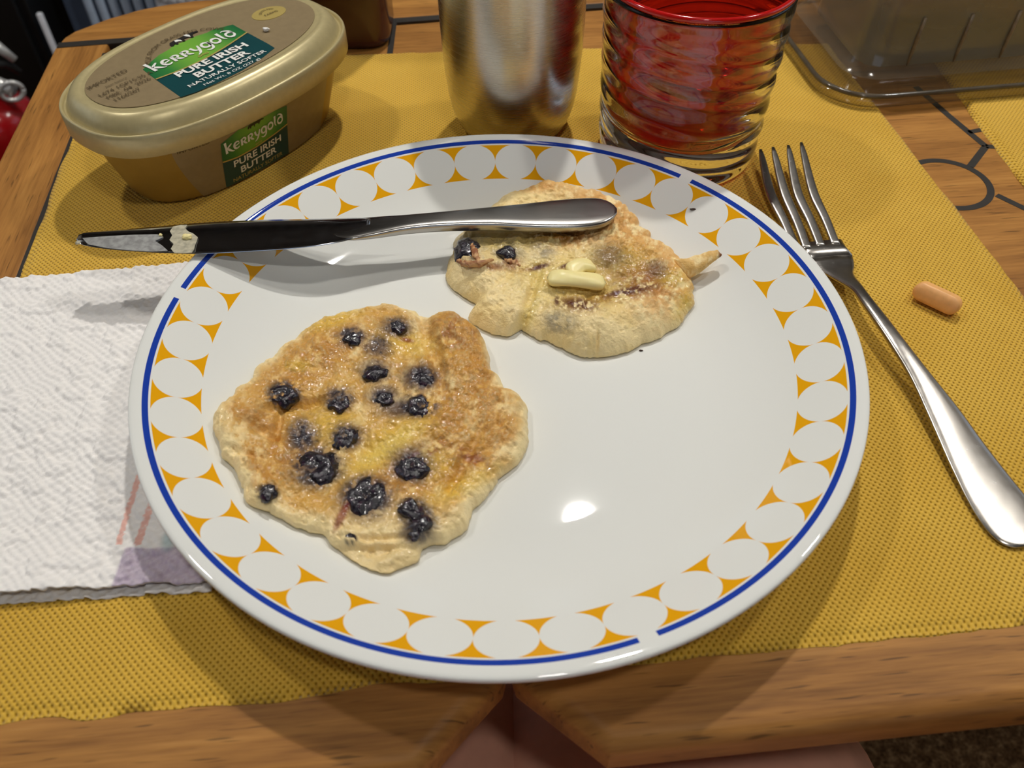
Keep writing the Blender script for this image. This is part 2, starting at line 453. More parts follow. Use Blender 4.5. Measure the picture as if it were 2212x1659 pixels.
# left border board, back border board
slab('border_board', [(inl(-.2) - g, ft(inl(-.2))), (inl(.264) - g, bl(inl(.264)) - g * 1.2), (-.2668, bl(-.2668) - g * 1.2), (edge_l(.15), .15), (edge_l(-.15), ft(edge_l(-.15)))], tz(-.02), tz(0), M['wood_y'], TP, .002, 3)
slab('border_board', [(-.2662, bl(-.2662) + g)] + corner[1:] + [(0, bx(0)), (.46, bx(.46)), (.46, bl(.46) + g)], tz(-.02), tz(0), M['wood_dark'], TP, .002, 3)
def strip(pts, wd, z=.00015, name='inlay_strip', par=None):
    pts = [np.array(p[:2]) for p in pts]; L = []; R = []
    for i, p in enumerate(pts):
        t = pts[min(i + 1, len(pts) - 1)] - pts[max(i - 1, 0)]; t /= np.linalg.norm(t); n = np.array([-t[1], t[0]])
        L.append((*(p + n * wd / 2), tz(z))); R.append((*(p - n * wd / 2), tz(z)))
    v = L + R; n = len(pts); v += [(a, b, c - .003) for a, b, c in v]
    f = []
    for i in range(n - 1):
        f += [(i, i + n, i + n + 1, i + 1), (i, i + 1, i + 1 + 2 * n, i + 2 * n), (i + n, i + 3 * n, i + 3 * n + 1, i + n + 1)]
    f += [(0, 2 * n, 3 * n, n), (n - 1, 2 * n - 1, 4 * n - 1, 3 * n - 1)]
    return fixn(mesh(name, v, f, M['inlay'], par or TP, False))
strip([(inl(-.15), -.15), (inl(.263), .263)], .0058, -.0002)
strip([(-.2662, bl(-.2662)), (.46, bl(.46))], .0062, -.0002)
strip([(-.0640, .2), (-.0664, bl(-.0664))], .0035)
# inlay ornament on the right
cc = np.array([.2165, .1245]); cr_ = .0195
strip([(cc[0] + cr_ * math.cos(a), cc[1] + cr_ * math.sin(a)) for a in np.linspace(0, 2 * math.pi, 49)], .0034)
strip([(.2325, .1385), (.2467, .1560)], .0036)
strip([(.2467, .1560), (.2380, .1850), (.2300, .2150)], .0036)
strip([(.2427, .1690), (.2600, .1745)], .0032)
strip([(.2365, .1150), (.2454, .1046), (.262, .083)], .0034)
strip([(.2467, .1560), (.2700, .1530)], .0036)
# two posts under the leaves
M['post'] = simple('post_metal', lin(70, 68, 66), .35, 1)
for x_ in (-.19, .38):
    v, f = lathe([(.07, 0), (.07, .008), (.024, .014), (.02, .03), (.02, .69), (.06, .697), (.06, .7)], 32); mesh('leg', v, f, M['post'], TP, loc=(x_, .27, 0))

# ------------------------------------------------------------------ placemats
def cloth(name, poly, z, th, step, mat, wav=.0006, loc0=(0, 0)):
    """soft cloth sheet: bilinear patch between four wavy sides"""
    A, B, Cc, D = [np.array(p) for p in poly]       # front-left, front-right, back-right, back-left
    nu = int(np.linalg.norm(B - A) / step); nv = int(np.linalg.norm(D - A) / step)
    U, V = np.meshgrid(np.linspace(0, 1, nu + 1), np.linspace(0, 1, nv + 1))
    X = ((1 - U) * (1 - V))[..., None] * A + (U * (1 - V))[..., None] * B + (U * V)[..., None] * Cc + ((1 - U) * V)[..., None] * D
    edge = np.minimum.reduce([U * nu, (1 - U) * nu, V * nv, (1 - V) * nv]) * step
    wob = (fbm(X[..., 0] * 55 + 3, X[..., 1] * 55 + 9, 3) - .5) * .004
    k = np.exp(-edge / .012)
    X[..., 0] += wob * k * .5; X[..., 1] += (fbm(X[..., 0] * 60 + 40, X[..., 1] * 60, 3) - .5) * .005 * k
    Z = z + th * np.sqrt(np.clip(edge / .0015, .0, 1)) + (fbm(X[..., 0] * 30 + 8, X[..., 1] * 30, 2) - .5) * wav * 2 * k
    hem = np.exp(-((edge - .011) / .0012) ** 2) * -.0003
    Z = Z + hem
    n = (nu + 1) * (nv + 1)
    v = [(a, b, c) for a, b, c in zip(X[..., 0].ravel(), X[..., 1].ravel(), Z.ravel())]
    f = []
    for j in range(nv):
        for i in range(nu):
            a = j * (nu + 1) + i; f.append((a, a + 1, a + nu + 2, a + nu + 1))
    bd = [i for i in range(nu + 1)] + [j * (nu + 1) + nu for j in range(1, nv + 1)] + [nv * (nu + 1) + i for i in range(nu - 1, -1, -1)] + [j * (nu + 1) for j in range(nv - 1, 0, -1)]
    k0 = len(v); v += [(v[i][0], v[i][1], z) for i in bd]; m = len(bd)
    for i in range(m): f.append((bd[i], k0 + i, k0 + (i + 1) % m, bd[(i + 1) % m]))
    f.append(tuple(k0 + i for i in range(m)))
    return fixn(base_origin(mesh(name, v, f, mat)))
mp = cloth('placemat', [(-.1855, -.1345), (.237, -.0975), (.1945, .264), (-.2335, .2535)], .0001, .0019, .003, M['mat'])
tag(mp, 'large mustard woven placemat under the white plate', 'placemat', 'mustard placemats')
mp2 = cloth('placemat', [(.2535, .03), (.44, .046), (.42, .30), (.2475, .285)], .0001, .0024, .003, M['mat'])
tag(mp2, 'mustard woven placemat at the right edge, partly under the clear plastic container', 'placemat', 'mustard placemats')

# ------------------------------------------------------------------ plate
ZF = .0071
def zp(r):
    """height of the plate's upper surface at radius r"""
    r = np.asarray(r, float)
    z = ZF + .00728e3 * np.clip(r - .0720, 0, .0364) ** 2
    z = z + np.clip(r - .1084, 0, .0146) * .552
    e = np.clip(r - .123, 0, .0066)
    return z + e * .552 - e * e * .552 / (2 * .0062)
def on_plate(x, y, dz=0.0):
    z = .01
    for _ in range(30):
        p = at(x, y, z); z = .5 * z + .5 * (float(zp(math.hypot(p[0], p[1]))) + dz)
    return at(x, y, z)
rs = [.0005] + list(np.linspace(.01, .0715, 7)) + list(np.linspace(.0725, .1295, 60))
prof = [(r, float(zp(r))) for r in rs]
zr = prof[-1][1]
prof += [(.1300, zr - .0004), (.1302, zr - .0012), (.1299, zr - .0021), (.1290, zr - .0029)]
under = [(r, float(zp(r)) - .0031) for r in np.linspace(.1275, .076, 30)] + [(.073, ZF - .0040), (.071, ZF - .0049), (.066, ZF - .0049), (.064, ZF - .0040), (.0005, ZF - .0040)]
ntop = len(prof)
v, f = lathe(prof + under, 160)
pl = mesh('dinner_plate', v, f, [M['plate'], M['plate_plain']])
for p in pl.data.polygons:
    if p.index >= 160 * (ntop - 1): p.material_index = 1
fixn(pl)
tag(pl, 'white dinner plate with orange disc border and blue rim line on the placemat', 'plate')

# ------------------------------------------------------------------ pancakes
def blob(px, py, x, y, rx, ry, ang=0, soft=.5):
    c, s = math.cos(ang), math.sin(ang); dx = px - x; dy = py - y
    d = np.sqrt(((dx * c + dy * s) / rx) ** 2 + ((-dx * s + dy * c) / ry) ** 2)
    return 1 - sstep(1 - soft, 1 + soft, d)
def mixc(base, col, m):
    return base * (1 - m[:, None]) + np.array(lin(*col)[:3])[None, :] * m[:, None]
def to_px(X):
    d = X - CAM; z = d @ FW
    return 1106 + FPX * (d @ RT) / z, 829.5 - FPX * (d @ UP) / z

def pancake(name, outline, centre, H, edge_r, shape, paint, seed, nt=680, nr=150, pw=.5):
    oc = on_plate(*centre, .004)[:2]
    pts = np.array([on_plate(x, y, .004)[:2] for x, y in outline]) - oc
    an = np.unwrap(np.arctan2(pts[:, 1], pts[:, 0])); ra = np.hypot(pts[:, 0], pts[:, 1])
    if an[-1] < an[0]: an = an[::-1]; ra = ra[::-1]
    o = np.argsort(an); an = an[o]; ra = ra[o]
    th = np.linspace(0, 2 * math.pi, nt, endpoint=False)
    R = np.interp(th, an, ra, period=2 * math.pi)
    ker = np.array([1, 2, 3, 2, 1.]); ker /= ker.sum()
    R = sum(np.roll(R, k - 2) * ker[k] for k in range(5))
    R = R + (fbm(np.cos(th) * 9 + seed, np.sin(th) * 9 + seed, 4) - .5) * .0035
    t = np.linspace(0, 1, nr) ** .8
    T, TH = np.meshgrid(t, th, indexing='ij'); RR = R[None, :]
    X = oc[0] + T * RR * np.cos(TH); Y = oc[1] + T * RR * np.sin(TH)
    e = (1 - T) * RR
    r = np.hypot(X, Y); zb = zp(r)
    prof = 1 - (1 - np.clip(e / edge_r, 0, 1)) ** 2.2
    px, py = to_px(np.stack([X.ravel(), Y.ravel(), (zb + H * .8).ravel()], 1))
    pore = sstep(.66, .74, fbm(X * 520 + seed, Y * 520, 2)) * np.exp(-e / .010)
    lum = (fbm(X * 90 + seed, Y * 90, 4) - .5) * .0045 + (fbm(X * 320 + seed, Y * 320 + 7, 3) - .5) * .0018 + (fbm(X * 900 + seed, Y * 900 + 7, 2) - .5) * .0007 - pore * .0010
    Z = zb + .0012 + (H + shape(px, py).reshape(X.shape) + lum) * np.clip(prof, 0, 1) ** pw
    top = np.stack([X.ravel(), Y.ravel(), Z.ravel()], 1)
    # sink the sheet slightly under at the rim and close it with an underside
    bx_ = oc[0] + (T * RR - .0012 * T) * np.cos(TH); by_ = oc[1] + (T * RR - .0012 * T) * np.sin(TH)
    sel = [0, nr // 3, 2 * nr // 3, nr - 4, nr - 1][::-1]
    bot = np.concatenate([np.stack([bx_[k], by_[k], zp(np.hypot(bx_[k], by_[k])) + .0003], 1) for k in sel])
    v = np.concatenate([top, bot]); f = []
    for i in range(nr - 1):
        for j in range(nt):
            a = i * nt + j; b = i * nt + (j + 1) % nt; f.append((a, a + nt, b + nt, b))
    b0 = (nr - 1) * nt; k0 = nr * nt
    for j in range(nt): f.append((b0 + j, k0 + j, k0 + (j + 1) % nt, b0 + (j + 1) % nt))
    for i in range(len(sel) - 1):
        for j in range(nt):
            a = k0 + i * nt + j; b = k0 + i * nt + (j + 1) % nt; f.append((a, a + nt, b + nt, b))
    o = mesh(name, v, f, M['pancake'])
    px, py = to_px(v); cols, wet = paint(px, py, v, np.concatenate([e.ravel(), np.zeros(len(bot))]))
    vcol(o, cols); vcol(o, np.repeat(wet[:, None], 3, 1), 'wet')
    fixn(o)
    def height(x, y):
        d = (v[:len(top), 0] - x) ** 2 + (v[:len(top), 1] - y) ** 2
        return v[np.argmin(d), 2]
    return o, height

PALE = (250, 226, 168); GOLD = (220, 170, 84); BROWN = (180, 118, 48); DARK = (92, 48, 18); YEL = (240, 198, 76); PURP = (62, 50, 64); INK = (34, 34, 48); RED = (128, 22, 30)
OUT1 = [(451, 909), (467, 874), (486, 859), (529, 819), (568, 776), (619, 733), (698, 684), (753, 667), (796, 657), (847, 655), (898, 672), (929, 684), (956, 676), (988, 682), (1019, 702), (1046, 745), (1062, 792), (1090, 843), (1125, 855), (1141, 882), (1148, 925), (1137, 964), (1105, 1000), (1074, 1027), (1062, 1051), (1019, 1090), (1011, 1121), (980, 1149), (909, 1180), (905, 1199), (870, 1215), (835, 1227), (792, 1219), (753, 1199), (729, 1176), (698, 1149), (655, 1137), (619, 1121), (584, 1102), (545, 1086), (518, 1062), (514, 1031), (494, 996), (471, 976), (467, 945)]
B1 = [(856, 704, 20, 14), (760, 725, 21, 15), (811, 804, 22, 18), (913, 815, 25, 20), (613, 851, 32, 25), (733, 864, 24, 20), (829, 860, 21, 15), (905, 876, 34, 20), (747, 943, 23, 20), (684, 1009, 44, 34), (892, 1009, 33, 25), (790, 1072, 44, 34), (888, 1099, 26, 21), (910, 1130, 20, 18), (578, 1064, 21, 17), (758, 1166, 12, 11), (895, 1158, 13, 9)]
STAIN1 = [(817, 749, 34, 26), (655, 941, 36, 40), (905, 1130, 40, 50), (870, 880, 60, 26), (684, 1010, 62, 48), (790, 1075, 64, 50), (892, 1000, 50, 44), (750, 943, 40, 34), (733, 864, 36, 30), (829, 856, 40, 28), (905, 815, 46, 32), (811, 800, 38, 32), (856, 708, 40, 24), (762, 727, 36, 22), (895, 1150, 36, 26)]
def shape1(px, py):
    h = np.zeros_like(px)
    h += .0036 * blob(px, py, 1010, 800, 90, 150, .3, .9)          # raised right fold
    h -= .0034 * blob(px, py, 935, 760, 14, 90, -.25, .8)
    h += .0022 * blob(px, py, 990, 715, 45, 35, 0, .9)
    h += .0020 * blob(px, py, 520, 900, 55, 40, 0, .9) + .0018 * blob(px, py, 500, 960, 40, 40, 0, .9)
    h -= .0036 * blob(px, py, 575, 940, 40, 10, .5, .8)
    h -= .0032 * blob(px, py, 640, 880, 60, 8, -.15, .8)
    h -= .0026 * blob(px, py, 1000, 1010, 10, 80, .5, .8)
    h += .0016 * blob(px, py, 1090, 930, 50, 60, 0, .9)
    h += .0018 * blob(px, py, 560, 1030, 60, 30, .3, .9) - .0024 * blob(px, py, 520, 985, 50, 7, .35, .8) - .0022 * blob(px, py, 600, 925, 8, 40, .3, .8) + .0016 * blob(px, py, 700, 770, 80, 30, -.5, .9)
    # lower layer sticking out at the front
    lay = sstep(0, 14, py - (1168 + (px - 730) * .04)) * (px > 690) * (px < 960)
    h -= .0042 * lay
    h -= .0020 * blob(px, py, 830, 1168, 90, 6, .03, .8)
    h += .0022 * blob(px, py, 860, 1200, 40, 14, -.3, .8)
    for (x, y, a, b) in B1: h += .0012 * blob(px, py, x, y, a * 1.5, b * 1.5, 0, .6)
    return h
def paint1(px, py, v, e):
    n1 = fbm(px / 60 + 3, py / 60, 5, .6); n2 = fbm(px / 16, py / 16 + 9, 4, .6); n3 = fbm(px / 6, py / 6, 2)
    c = np.repeat(np.array([lin(*PALE)[:3]]), len(px), 0)
    inner = sstep(.0005, .0075, e + (n1 - .5) * .010)
    g_ = np.clip(inner * sstep(.28, .62, n1 * .6 + n2 * .4 + .12), 0, 1)
    front = sstep(1075, 1150, py + (px - 800) * .05)
    left = blob(px, py, 500, 930, 70, 70, 0, .6)
    g_ *= 1 - .85 * front; g_ *= 1 - .55 * left * (n2 < .55)
    c = mixc(c, GOLD, g_)
    br = np.zeros_like(px)
    for b in [(985, 720, 60, 45, 0), (1050, 850, 60, 130, -.2), (960, 860, 60, 120, -.1), (1000, 1000, 70, 60, 0), (560, 905, 55, 26, .4), (640, 800, 90, 40, -.6), (700, 760, 90, 40, -.5), (560, 1010, 70, 40, 0), (600, 980, 60, 40, 0), (860, 1040, 60, 30, 0), (1080, 950, 40, 60, 0), (520, 890, 34, 16, .4)]:
        br = np.maximum(br, blob(px, py, *b[:4], b[4], .7))
    br = np.clip(br * sstep(.38, .56, n2 * .5 + n1 * .3 + n3 * .2 + .03) * (1 - .7 * front) * inner, 0, 1)
    c = mixc(c, BROWN, br * .62)
    sp = blob(px, py, 985, 712, 55, 38, 0, .6) * sstep(.45, .62, n2)
    c = mixc(c, (152, 92, 40), sp * .7)
    freck = sstep(.60, .70, n3 * .6 + n2 * .4) * br
    c = mixc(c, (128, 70, 26), freck * .6)
    yl = np.zeros_like(px)
    for b in [(830, 960, 110, 32, -.6), (880, 740, 60, 26, .2), (720, 690, 60, 16, -.3), (800, 990, 60, 26, -.5), (720, 920, 60, 40, 0), (640, 790, 26, 12, 0), (930, 1000, 40, 30, 0), (1000, 1050, 80, 20, -.5)]:
        yl = np.maximum(yl, blob(px, py, *b[:4], b[4], .8))
    c = mixc(c, (232, 200, 132), sstep(.56, .68, n3 * .5 + n2 * .5) * .45 * inner)
    c = mixc(c, YEL, yl * .6)
    c = mixc(c, (240, 210, 110), blob(px, py, 840, 965, 70, 18, -.6, .8) * .7)
    pu = np.zeros_like(px)
    for (x, y, a, b) in STAIN1: pu = np.maximum(pu, blob(px, py, x, y, a * .95, b * .95, 0, .75))
    c = mixc(c, (98, 82, 78), np.clip(pu * sstep(.15, .65, n2 * .5 + n1 * .2 + pu * .4), 0, 1) * .9)
    ink = np.zeros_like(px)
    for (x, y, a, b) in STAIN1[:3]: ink = np.maximum(ink, blob(px, py, x, y, a * .8, b * .8, 0, .6) * sstep(.42, .6, n2))
    for (x, y, a, b) in B1: ink = np.maximum(ink, blob(px, py, x, y, a * 1.22, b * 1.22, 0, .30) * sstep(.38, .55, n2 * .6 + n3 * .4) * .95)
    c = mixc(c, INK, ink * .9)
    rd = np.maximum(blob(px, py, 737, 1116, 9, 34, .45, .5), np.maximum(blob(px, py, 880, 735, 14, 5, .2, .6), blob(px, py, 1015, 985, 46, 12, .5, .7) * sstep(.45, .6, n2) * .8))
    rd = np.maximum(rd, blob(px, py, 925, 975, 44, 12, -.5, .7) * sstep(.45, .6, n2) * .7)
    c = mixc(c, RED, rd * .75)
    lo = sstep(0, 10, py - (1172 + (px - 730) * .04)) * (px > 680) * (px < 960)
    c = mixc(c, (236, 210, 152), lo * .8)
    wet = np.clip(.15 + .9 * blob(px, py, 800, 960, 230, 260, 0, .5) * sstep(.35, .6, n1 * .5 + n2 * .5 + .05) + yl * .6, 0, 1)
    return c, wet
p1, h1 = pancake('pancake', OUT1, (800, 925), .0054, .0062, shape1, paint1, 3.1, pw=.55)
tag(p1, 'round golden pancake dotted with many blueberries at the front left of the plate', 'pancake', 'blueberry pancakes on the plate')

OUT2 = [(965, 584), (976, 540), (982, 515), (1004, 483), (1055, 445), (1090, 418), (1137, 396), (1175, 385), (1216, 388), (1264, 399), (1296, 404), (1327, 420), (1353, 437), (1362, 448), (1384, 480), (1410, 489), (1406, 508), (1451, 529), (1470, 546), (1484, 566), (1497, 590), (1501, 610), (1504, 644), (1486, 667), (1438, 714), (1375, 742), (1327, 755), (1273, 763), (1242, 755), (1210, 736), (1185, 727), (1147, 714), (1122, 701), (1096, 719), (1058, 711), (1027, 692), (1011, 674), (1030, 654), (1020, 644), (995, 632), (973, 606)]
B2 = [(1010, 537, 32, 27), (1096, 546, 22, 15)]
def shape2(px, py):
    h = np.zeros_like(px)
    h += .0016 * blob(px, py, 1300, 720, 180, 30, -.2, .9)
    h -= .0020 * blob(px, py, 1140, 660, 8, 60, .35, .8)           # crease
    h -= .0020 * blob(px, py, 1250, 640, 130, 22, -.1, .9)
    h += .0012 * blob(px, py, 1340, 680, 120, 40, -.25, .9)
    h += .0010 * blob(px, py, 1070, 650, 60, 50, 0, .9)
    h += .0012 * blob(px, py, 1220, 700, 50, 40, 0, .9)
    h += .0018 * blob(px, py, 1050, 580, 30, 12, -.1, .8)
    h -= .004 * blob(px, py, 1291, 745, 3, 18, 0, .6)
    for (x, y, a, b) in B2: h += .001 * blob(px, py, x, y, a * 1.4, b * 1.4, 0, .6)
    return h
def paint2(px, py, v, e):
    n1 = fbm(px / 60 + 30, py / 60, 5, .6); n2 = fbm(px / 14, py / 14 + 29, 4, .6); n3 = fbm(px / 6, py / 6, 2)
    c = np.repeat(np.array([lin(*PALE)[:3]]), len(px), 0)
    c = mixc(c, (246, 218, 152), sstep(.4, .6, n1))
    gm = np.zeros_like(px)
    for b in [(1370, 520, 100, 60, .6), (1300, 440, 90, 30, .3), (1430, 600, 80, 80, .5), (1340, 480, 80, 50, .6), (1216, 512, 70, 24, 0), (1480, 640, 30, 50, 0), (1160, 400, 70, 14, 0)]:
        gm = np.maximum(gm, blob(px, py, *b[:4], b[4], .7))
    c = mixc(c, (216, 158, 80), np.clip(gm * sstep(.32, .54, n2 * .6 + n1 * .2 + n3 * .2), 0, 1) * .9)
    bm_ = np.zeros_like(px)
    for b in [(1216, 510, 60, 16, 0), (1368, 598, 70, 36, .2), (1250, 655, 44, 20, .1), (1320, 640, 110, 14, -.15), (1106, 570, 26, 14, .3), (1155, 578, 34, 7, -.25), (1060, 575, 34, 9, .1)]:
        bm_ = np.maximum(bm_, blob(px, py, *b[:4], b[4], .7))
    c = mixc(c, (150, 86, 34), np.clip(bm_ * sstep(.30, .50, n2 * .7 + n3 * .3), 0, 1) * .85)
    dk = np.zeros_like(px)
    for b in [(1250, 656, 40, 12, .15), (1360, 628, 60, 8, -.2), (1165, 577, 22, 5, -.3), (1222, 574, 16, 5, -.35), (1203, 650, 6, 10, 0)]:
        dk = np.maximum(dk, blob(px, py, *b[:4], b[4], .6))
    c = mixc(c, (84, 34, 18), np.clip(dk * sstep(.33, .46, n2 * .7 + n3 * .3), 0, 1) * .9)
    yl = np.zeros_like(px)
    for b in [(1240, 610, 110, 50, 0), (1080, 520, 110, 20, 0), (1150, 660, 16, 60, .35), (1170, 590, 40, 30, 0), (1330, 560, 70, 30, 0), (1450, 600, 30, 20, 0), (1480, 660, 20, 40, .4)]:
        yl = np.maximum(yl, blob(px, py, *b[:4], b[4], .8))
    c = mixc(c, (214, 186, 74), yl * .55 * (1 - dk))
    pu = np.zeros_like(px)
    for b in [(1315, 552, 36, 26), (1419, 581, 22, 20)]: pu = np.maximum(pu, blob(px, py, *b[:4], 0, .7))
    c = mixc(c, (110, 80, 58), pu * .75)
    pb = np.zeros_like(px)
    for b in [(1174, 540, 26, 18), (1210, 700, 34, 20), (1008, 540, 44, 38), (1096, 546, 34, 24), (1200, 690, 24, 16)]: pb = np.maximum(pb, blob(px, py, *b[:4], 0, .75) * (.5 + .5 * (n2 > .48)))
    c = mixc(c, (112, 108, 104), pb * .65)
    wet = np.clip(.1 + .95 * yl + .5 * bm_, 0, 1)
    return c, wet
p2, h2 = pancake('pancake', OUT2, (1240, 580), .0082, .0150, shape2, paint2, 8.7, pw=.72)
tag(p2, 'pale folded pancake with a melting butter pat under the knife handle', 'pancake', 'blueberry pancakes on the plate')
# torn curled flap at the right of the second pancake
def flap():
    a = [(1466, 582, 16, .004), (1490, 578, 14, .0055), (1515, 565, 11, .0065), (1538, 553, 8, .0068), (1552, 548, 6, .0066), (1557, 549, 2.5, .006)]
    rings = []
    for i, (x, y, wd, dz) in enumerate(a):
        c = on_plate(x, y, dz); s = wd / 3300.; q = on_plate(x + 8, y - 5, dz); t = q - c; t /= np.linalg.norm(t)
        sd = np.cross(t, [0, 0, 1]); sd /= np.linalg.norm(sd)
        rings.append([c + sd * s * math.cos(k / 16 * 2 * math.pi) * 1.1 + np.array([0, 0, 1]) * s * .75 * math.sin(k / 16 * 2 * math.pi) for k in range(16)])
    # refine
    R = []
    for i in range(len(rings) - 1):
        for s in np.linspace(0, 1, 5, endpoint=False): R.append([np.array(p) * (1 - s) + np.array(q) * s for p, q in zip(rings[i], rings[i + 1])])
    R.append(rings[-1])
    R = [[p + np.array([0, 0, (fbm(np.array([p[0] * 500]), np.array([p[1] * 500]), 2)[0] - .5) * .0012]) for p in r] for r in R]
    v, f = loft(R); o = mesh('torn_flap', v, f, M['pancake'], p2)
    v = np.array(v); px, py = to_px(v); n2 = fbm(px / 8, py / 8, 3)
    c = np.repeat(np.array([lin(*PALE)[:3]]), len(px), 0); c = mixc(c, GOLD, sstep(.3, .6, n2) * .8); c = mixc(c, (110, 50, 20), sstep(1549, 1556, px) * .9)
    vcol(o, c); vcol(o, np.zeros((len(v), 3)), 'wet'); fixn(o)
flap()

def berry_mesh(rx, ry, rz, seed):
    n, m = 32, 18; v = []; f = []
    for i in range(m + 1):
        ph = math.pi * i / m
        for j in range(n):
            th = 2 * math.pi * j / n; sx, sy, sz = math.sin(ph) * math.cos(th), math.sin(ph) * math.sin(th), math.cos(ph)
            a = np.array([sx * 1.6 + seed * 3.1]); b = np.array([sy * 1.6 + sz * 1.1 + seed])
            k = 1 + (fbm(a, b, 3)[0] - .5) * .95 * math.sin(ph)
            z = sz - .55 * math.exp(-(ph / .40) ** 2) * (seed % 1.6 > .7) + (fbm(a * 2.2, b * 2.2, 2)[0] - .5) * .35
            v.append((rx * k * sx, ry * k * sy, rz * z))
    for i in range(m):
        for j in range(n):
            a = i * n + j; b = i * n + (j + 1) % n; f.append((a, a + n, b + n, b))
    return v, f
def berries(lst, parent, hfun, lift=.0):
    for i, (x, y, a, b) in enumerate(lst):
        c = on_plate(x, y, .008); z = hfun(c[0], c[1]); c = at(x, y, z); z = hfun(c[0], c[1])
        mm = np.linalg.norm(c - CAM) / FPX
        rx = a * mm; ry = b * mm / .72
        v, f = berry_mesh(rx, ry, min(rx, ry) * .58, 1.7 * i + .4)
        o = mesh('blueberry', v, f, M['berry'], parent); o.location = (c[0], c[1], z - min(rx, ry) * .30 + lift); o.rotation_euler = (0, 0, i * 1.1)
        fixn(o)
berries(B1, p1, h1)
berries(B2, p2, h2, .0008)
# browned crust slivers beside the big berry
def crust(pts, rads, name='browned_crust'):
    P_ = []
    for (x, y, dz) in pts:
        c = on_plate(x, y, .009); P_.append((*at(x, y, h2(c[0], c[1]) + dz), ))
    st = smooth_stations(np.array([(*p, r) for p, r in zip(P_, rads)]), 24)
    v, f = tube([q[:3] for q in st], list(st[:, 3]), 12); v = np.array(v)
    v += ((fbm(v[:, 0] * 900, v[:, 1] * 900 + v[:, 2] * 700, 3) - .5) * .0012)[:, None]
    o = fixn(mesh(name, v, f, M['pancake'], p2)); px, py = to_px(v); n = fbm(px / 5, py / 5, 3)
    c = np.repeat(np.array([lin(214, 168, 116)[:3]]), len(v), 0); c = mixc(c, (150, 92, 54), sstep(.35, .6, n)); vcol(o, c); vcol(o, np.full((len(v), 3), .2), 'wet')
crust([(1018, 530, .0016), (1023, 540, .0020), (1028, 552, .0016), (1036, 564, .0006)], [.0008, .0012, .0012, .0006])
crust([(988, 562, .0004), (1002, 568, .0006), (1022, 571, .0008), (1045, 567, .0008), (1066, 562, .0004)], [.0005, .0011, .0014, .0012, .0004])
crust([(1090, 560, .0002), (1108, 568, .0004), (1124, 574, .0002)], [.0006, .0013, .0006])

# ------------------------------------------------------------------ butter pats on the second pancake
def pat(name, spine, rad, flat, label):
    pts = []
    for (x, y, dz) in spine:
        c = on_plate(x, y, .012); z = h2(c[0], c[1]) + dz; pts.append(at(x, y, z))
    rings = []
    P_ = [np.array(p) for p in pts]; n = 14; K = 16
    for k in range(K + 1):
        s = k / K; q = s * (len(P_) - 1); i = min(int(q), len(P_) - 2); c = P_[i] * (1 - (q - i)) + P_[i + 1] * (q - i)
        t = P_[-1] - P_[0]; t /= np.linalg.norm(t); sd = np.cross(t, [0, 0, 1]); sd /= np.linalg.norm(sd); up = np.array([0, 0, 1.])
        w_ = max(.03, (1 - abs(2 * s - 1) ** 6) ** .5) * rad
        rings.append([c + sd * w_ * math.cos(a) + up * w_ * flat * math.sin(a) + up * .0003 * math.sin(7 * s + 3 * a) for a in np.linspace(0, 2 * math.pi, n, endpoint=False)])
    v, f = loft(rings); o = mesh(name, v, f, M['butter']); fixn(o); base_origin(o)
    tag(o, label, 'butter', 'butter pats on the pancake')
    return o
pat('butter_pat', [(1181, 602, .0022), (1215, 600, .0030), (1270, 606, .0030), (1309, 612, .0022)], .0042, .62, 'long pale butter pat melting on the folded pancake')
pat('butter_pat', [(1225, 588, .0008), (1255, 572, .0016), (1284, 574, .0008)], .0040, .55, 'small half melted butter lump behind the long butter pat')

# crumbs scattered on the plate
for x, y, r_, lb in [(1497, 452, .0009, 'tiny dark crumb on an orange bordered disc near the fork'), (1470, 690, .0005, 'tiny dark speck on the plate right of the folded pancake'), (1385, 757, .0006, 'tiny dark speck on the plate below the folded pancake'), (1440, 714, .0009, 'tiny pale crumb at the right edge of the folded pancake')]:
    v, f = berry_mesh(r_ * 1.5, r_ * .6, r_ * .5, 2.1 + r_ * 999); o = mesh('crumb', v, f, simple('burnt_crumb', lin(60, 42, 30) if 'dark' in lb else lin(220, 180, 120), .7)); p_ = on_plate(x, y, .0003); o.location = p_; tag(o, lb, 'crumb', 'crumbs on the plate')

# ------------------------------------------------------------------ cutlery
def sect(pl_, pr_, th, n=20, e=3.2, shift=0.0):
    """superellipse cross-section whose top spans pl_..pr_"""
    pl_ = np.array(pl_); pr_ = np.array(pr_); c = (pl_ + pr_) / 2; wv = (pr_ - pl_) / 2; up = np.array([0, 0, 1.])
    out = []
    for k in range(n):
        a = 2 * math.pi * k / n; ca, sa = math.cos(a), math.sin(a)
        x = abs(ca) ** (2 / e) * (1 if ca >= 0 else -1); y = abs(sa) ** (2 / e) * (1 if sa >= 0 else -1)
        out.append(c + wv * x + up * (th / 2 * y - th / 2 + shift))
    return out
kz = lambda x: .0308 - (x - 165) / 1168 * .0078
kn = empty('table_knife', tuple(at(700, 500, kz(700) - .003))); tag(kn, 'steel table knife smeared with butter lying across the plate rim and pancake', 'knife')
def rel(o, par):
    o.parent = par; o.matrix_parent_inverse = Matrix.Translation(-Vector(par.location)); return o
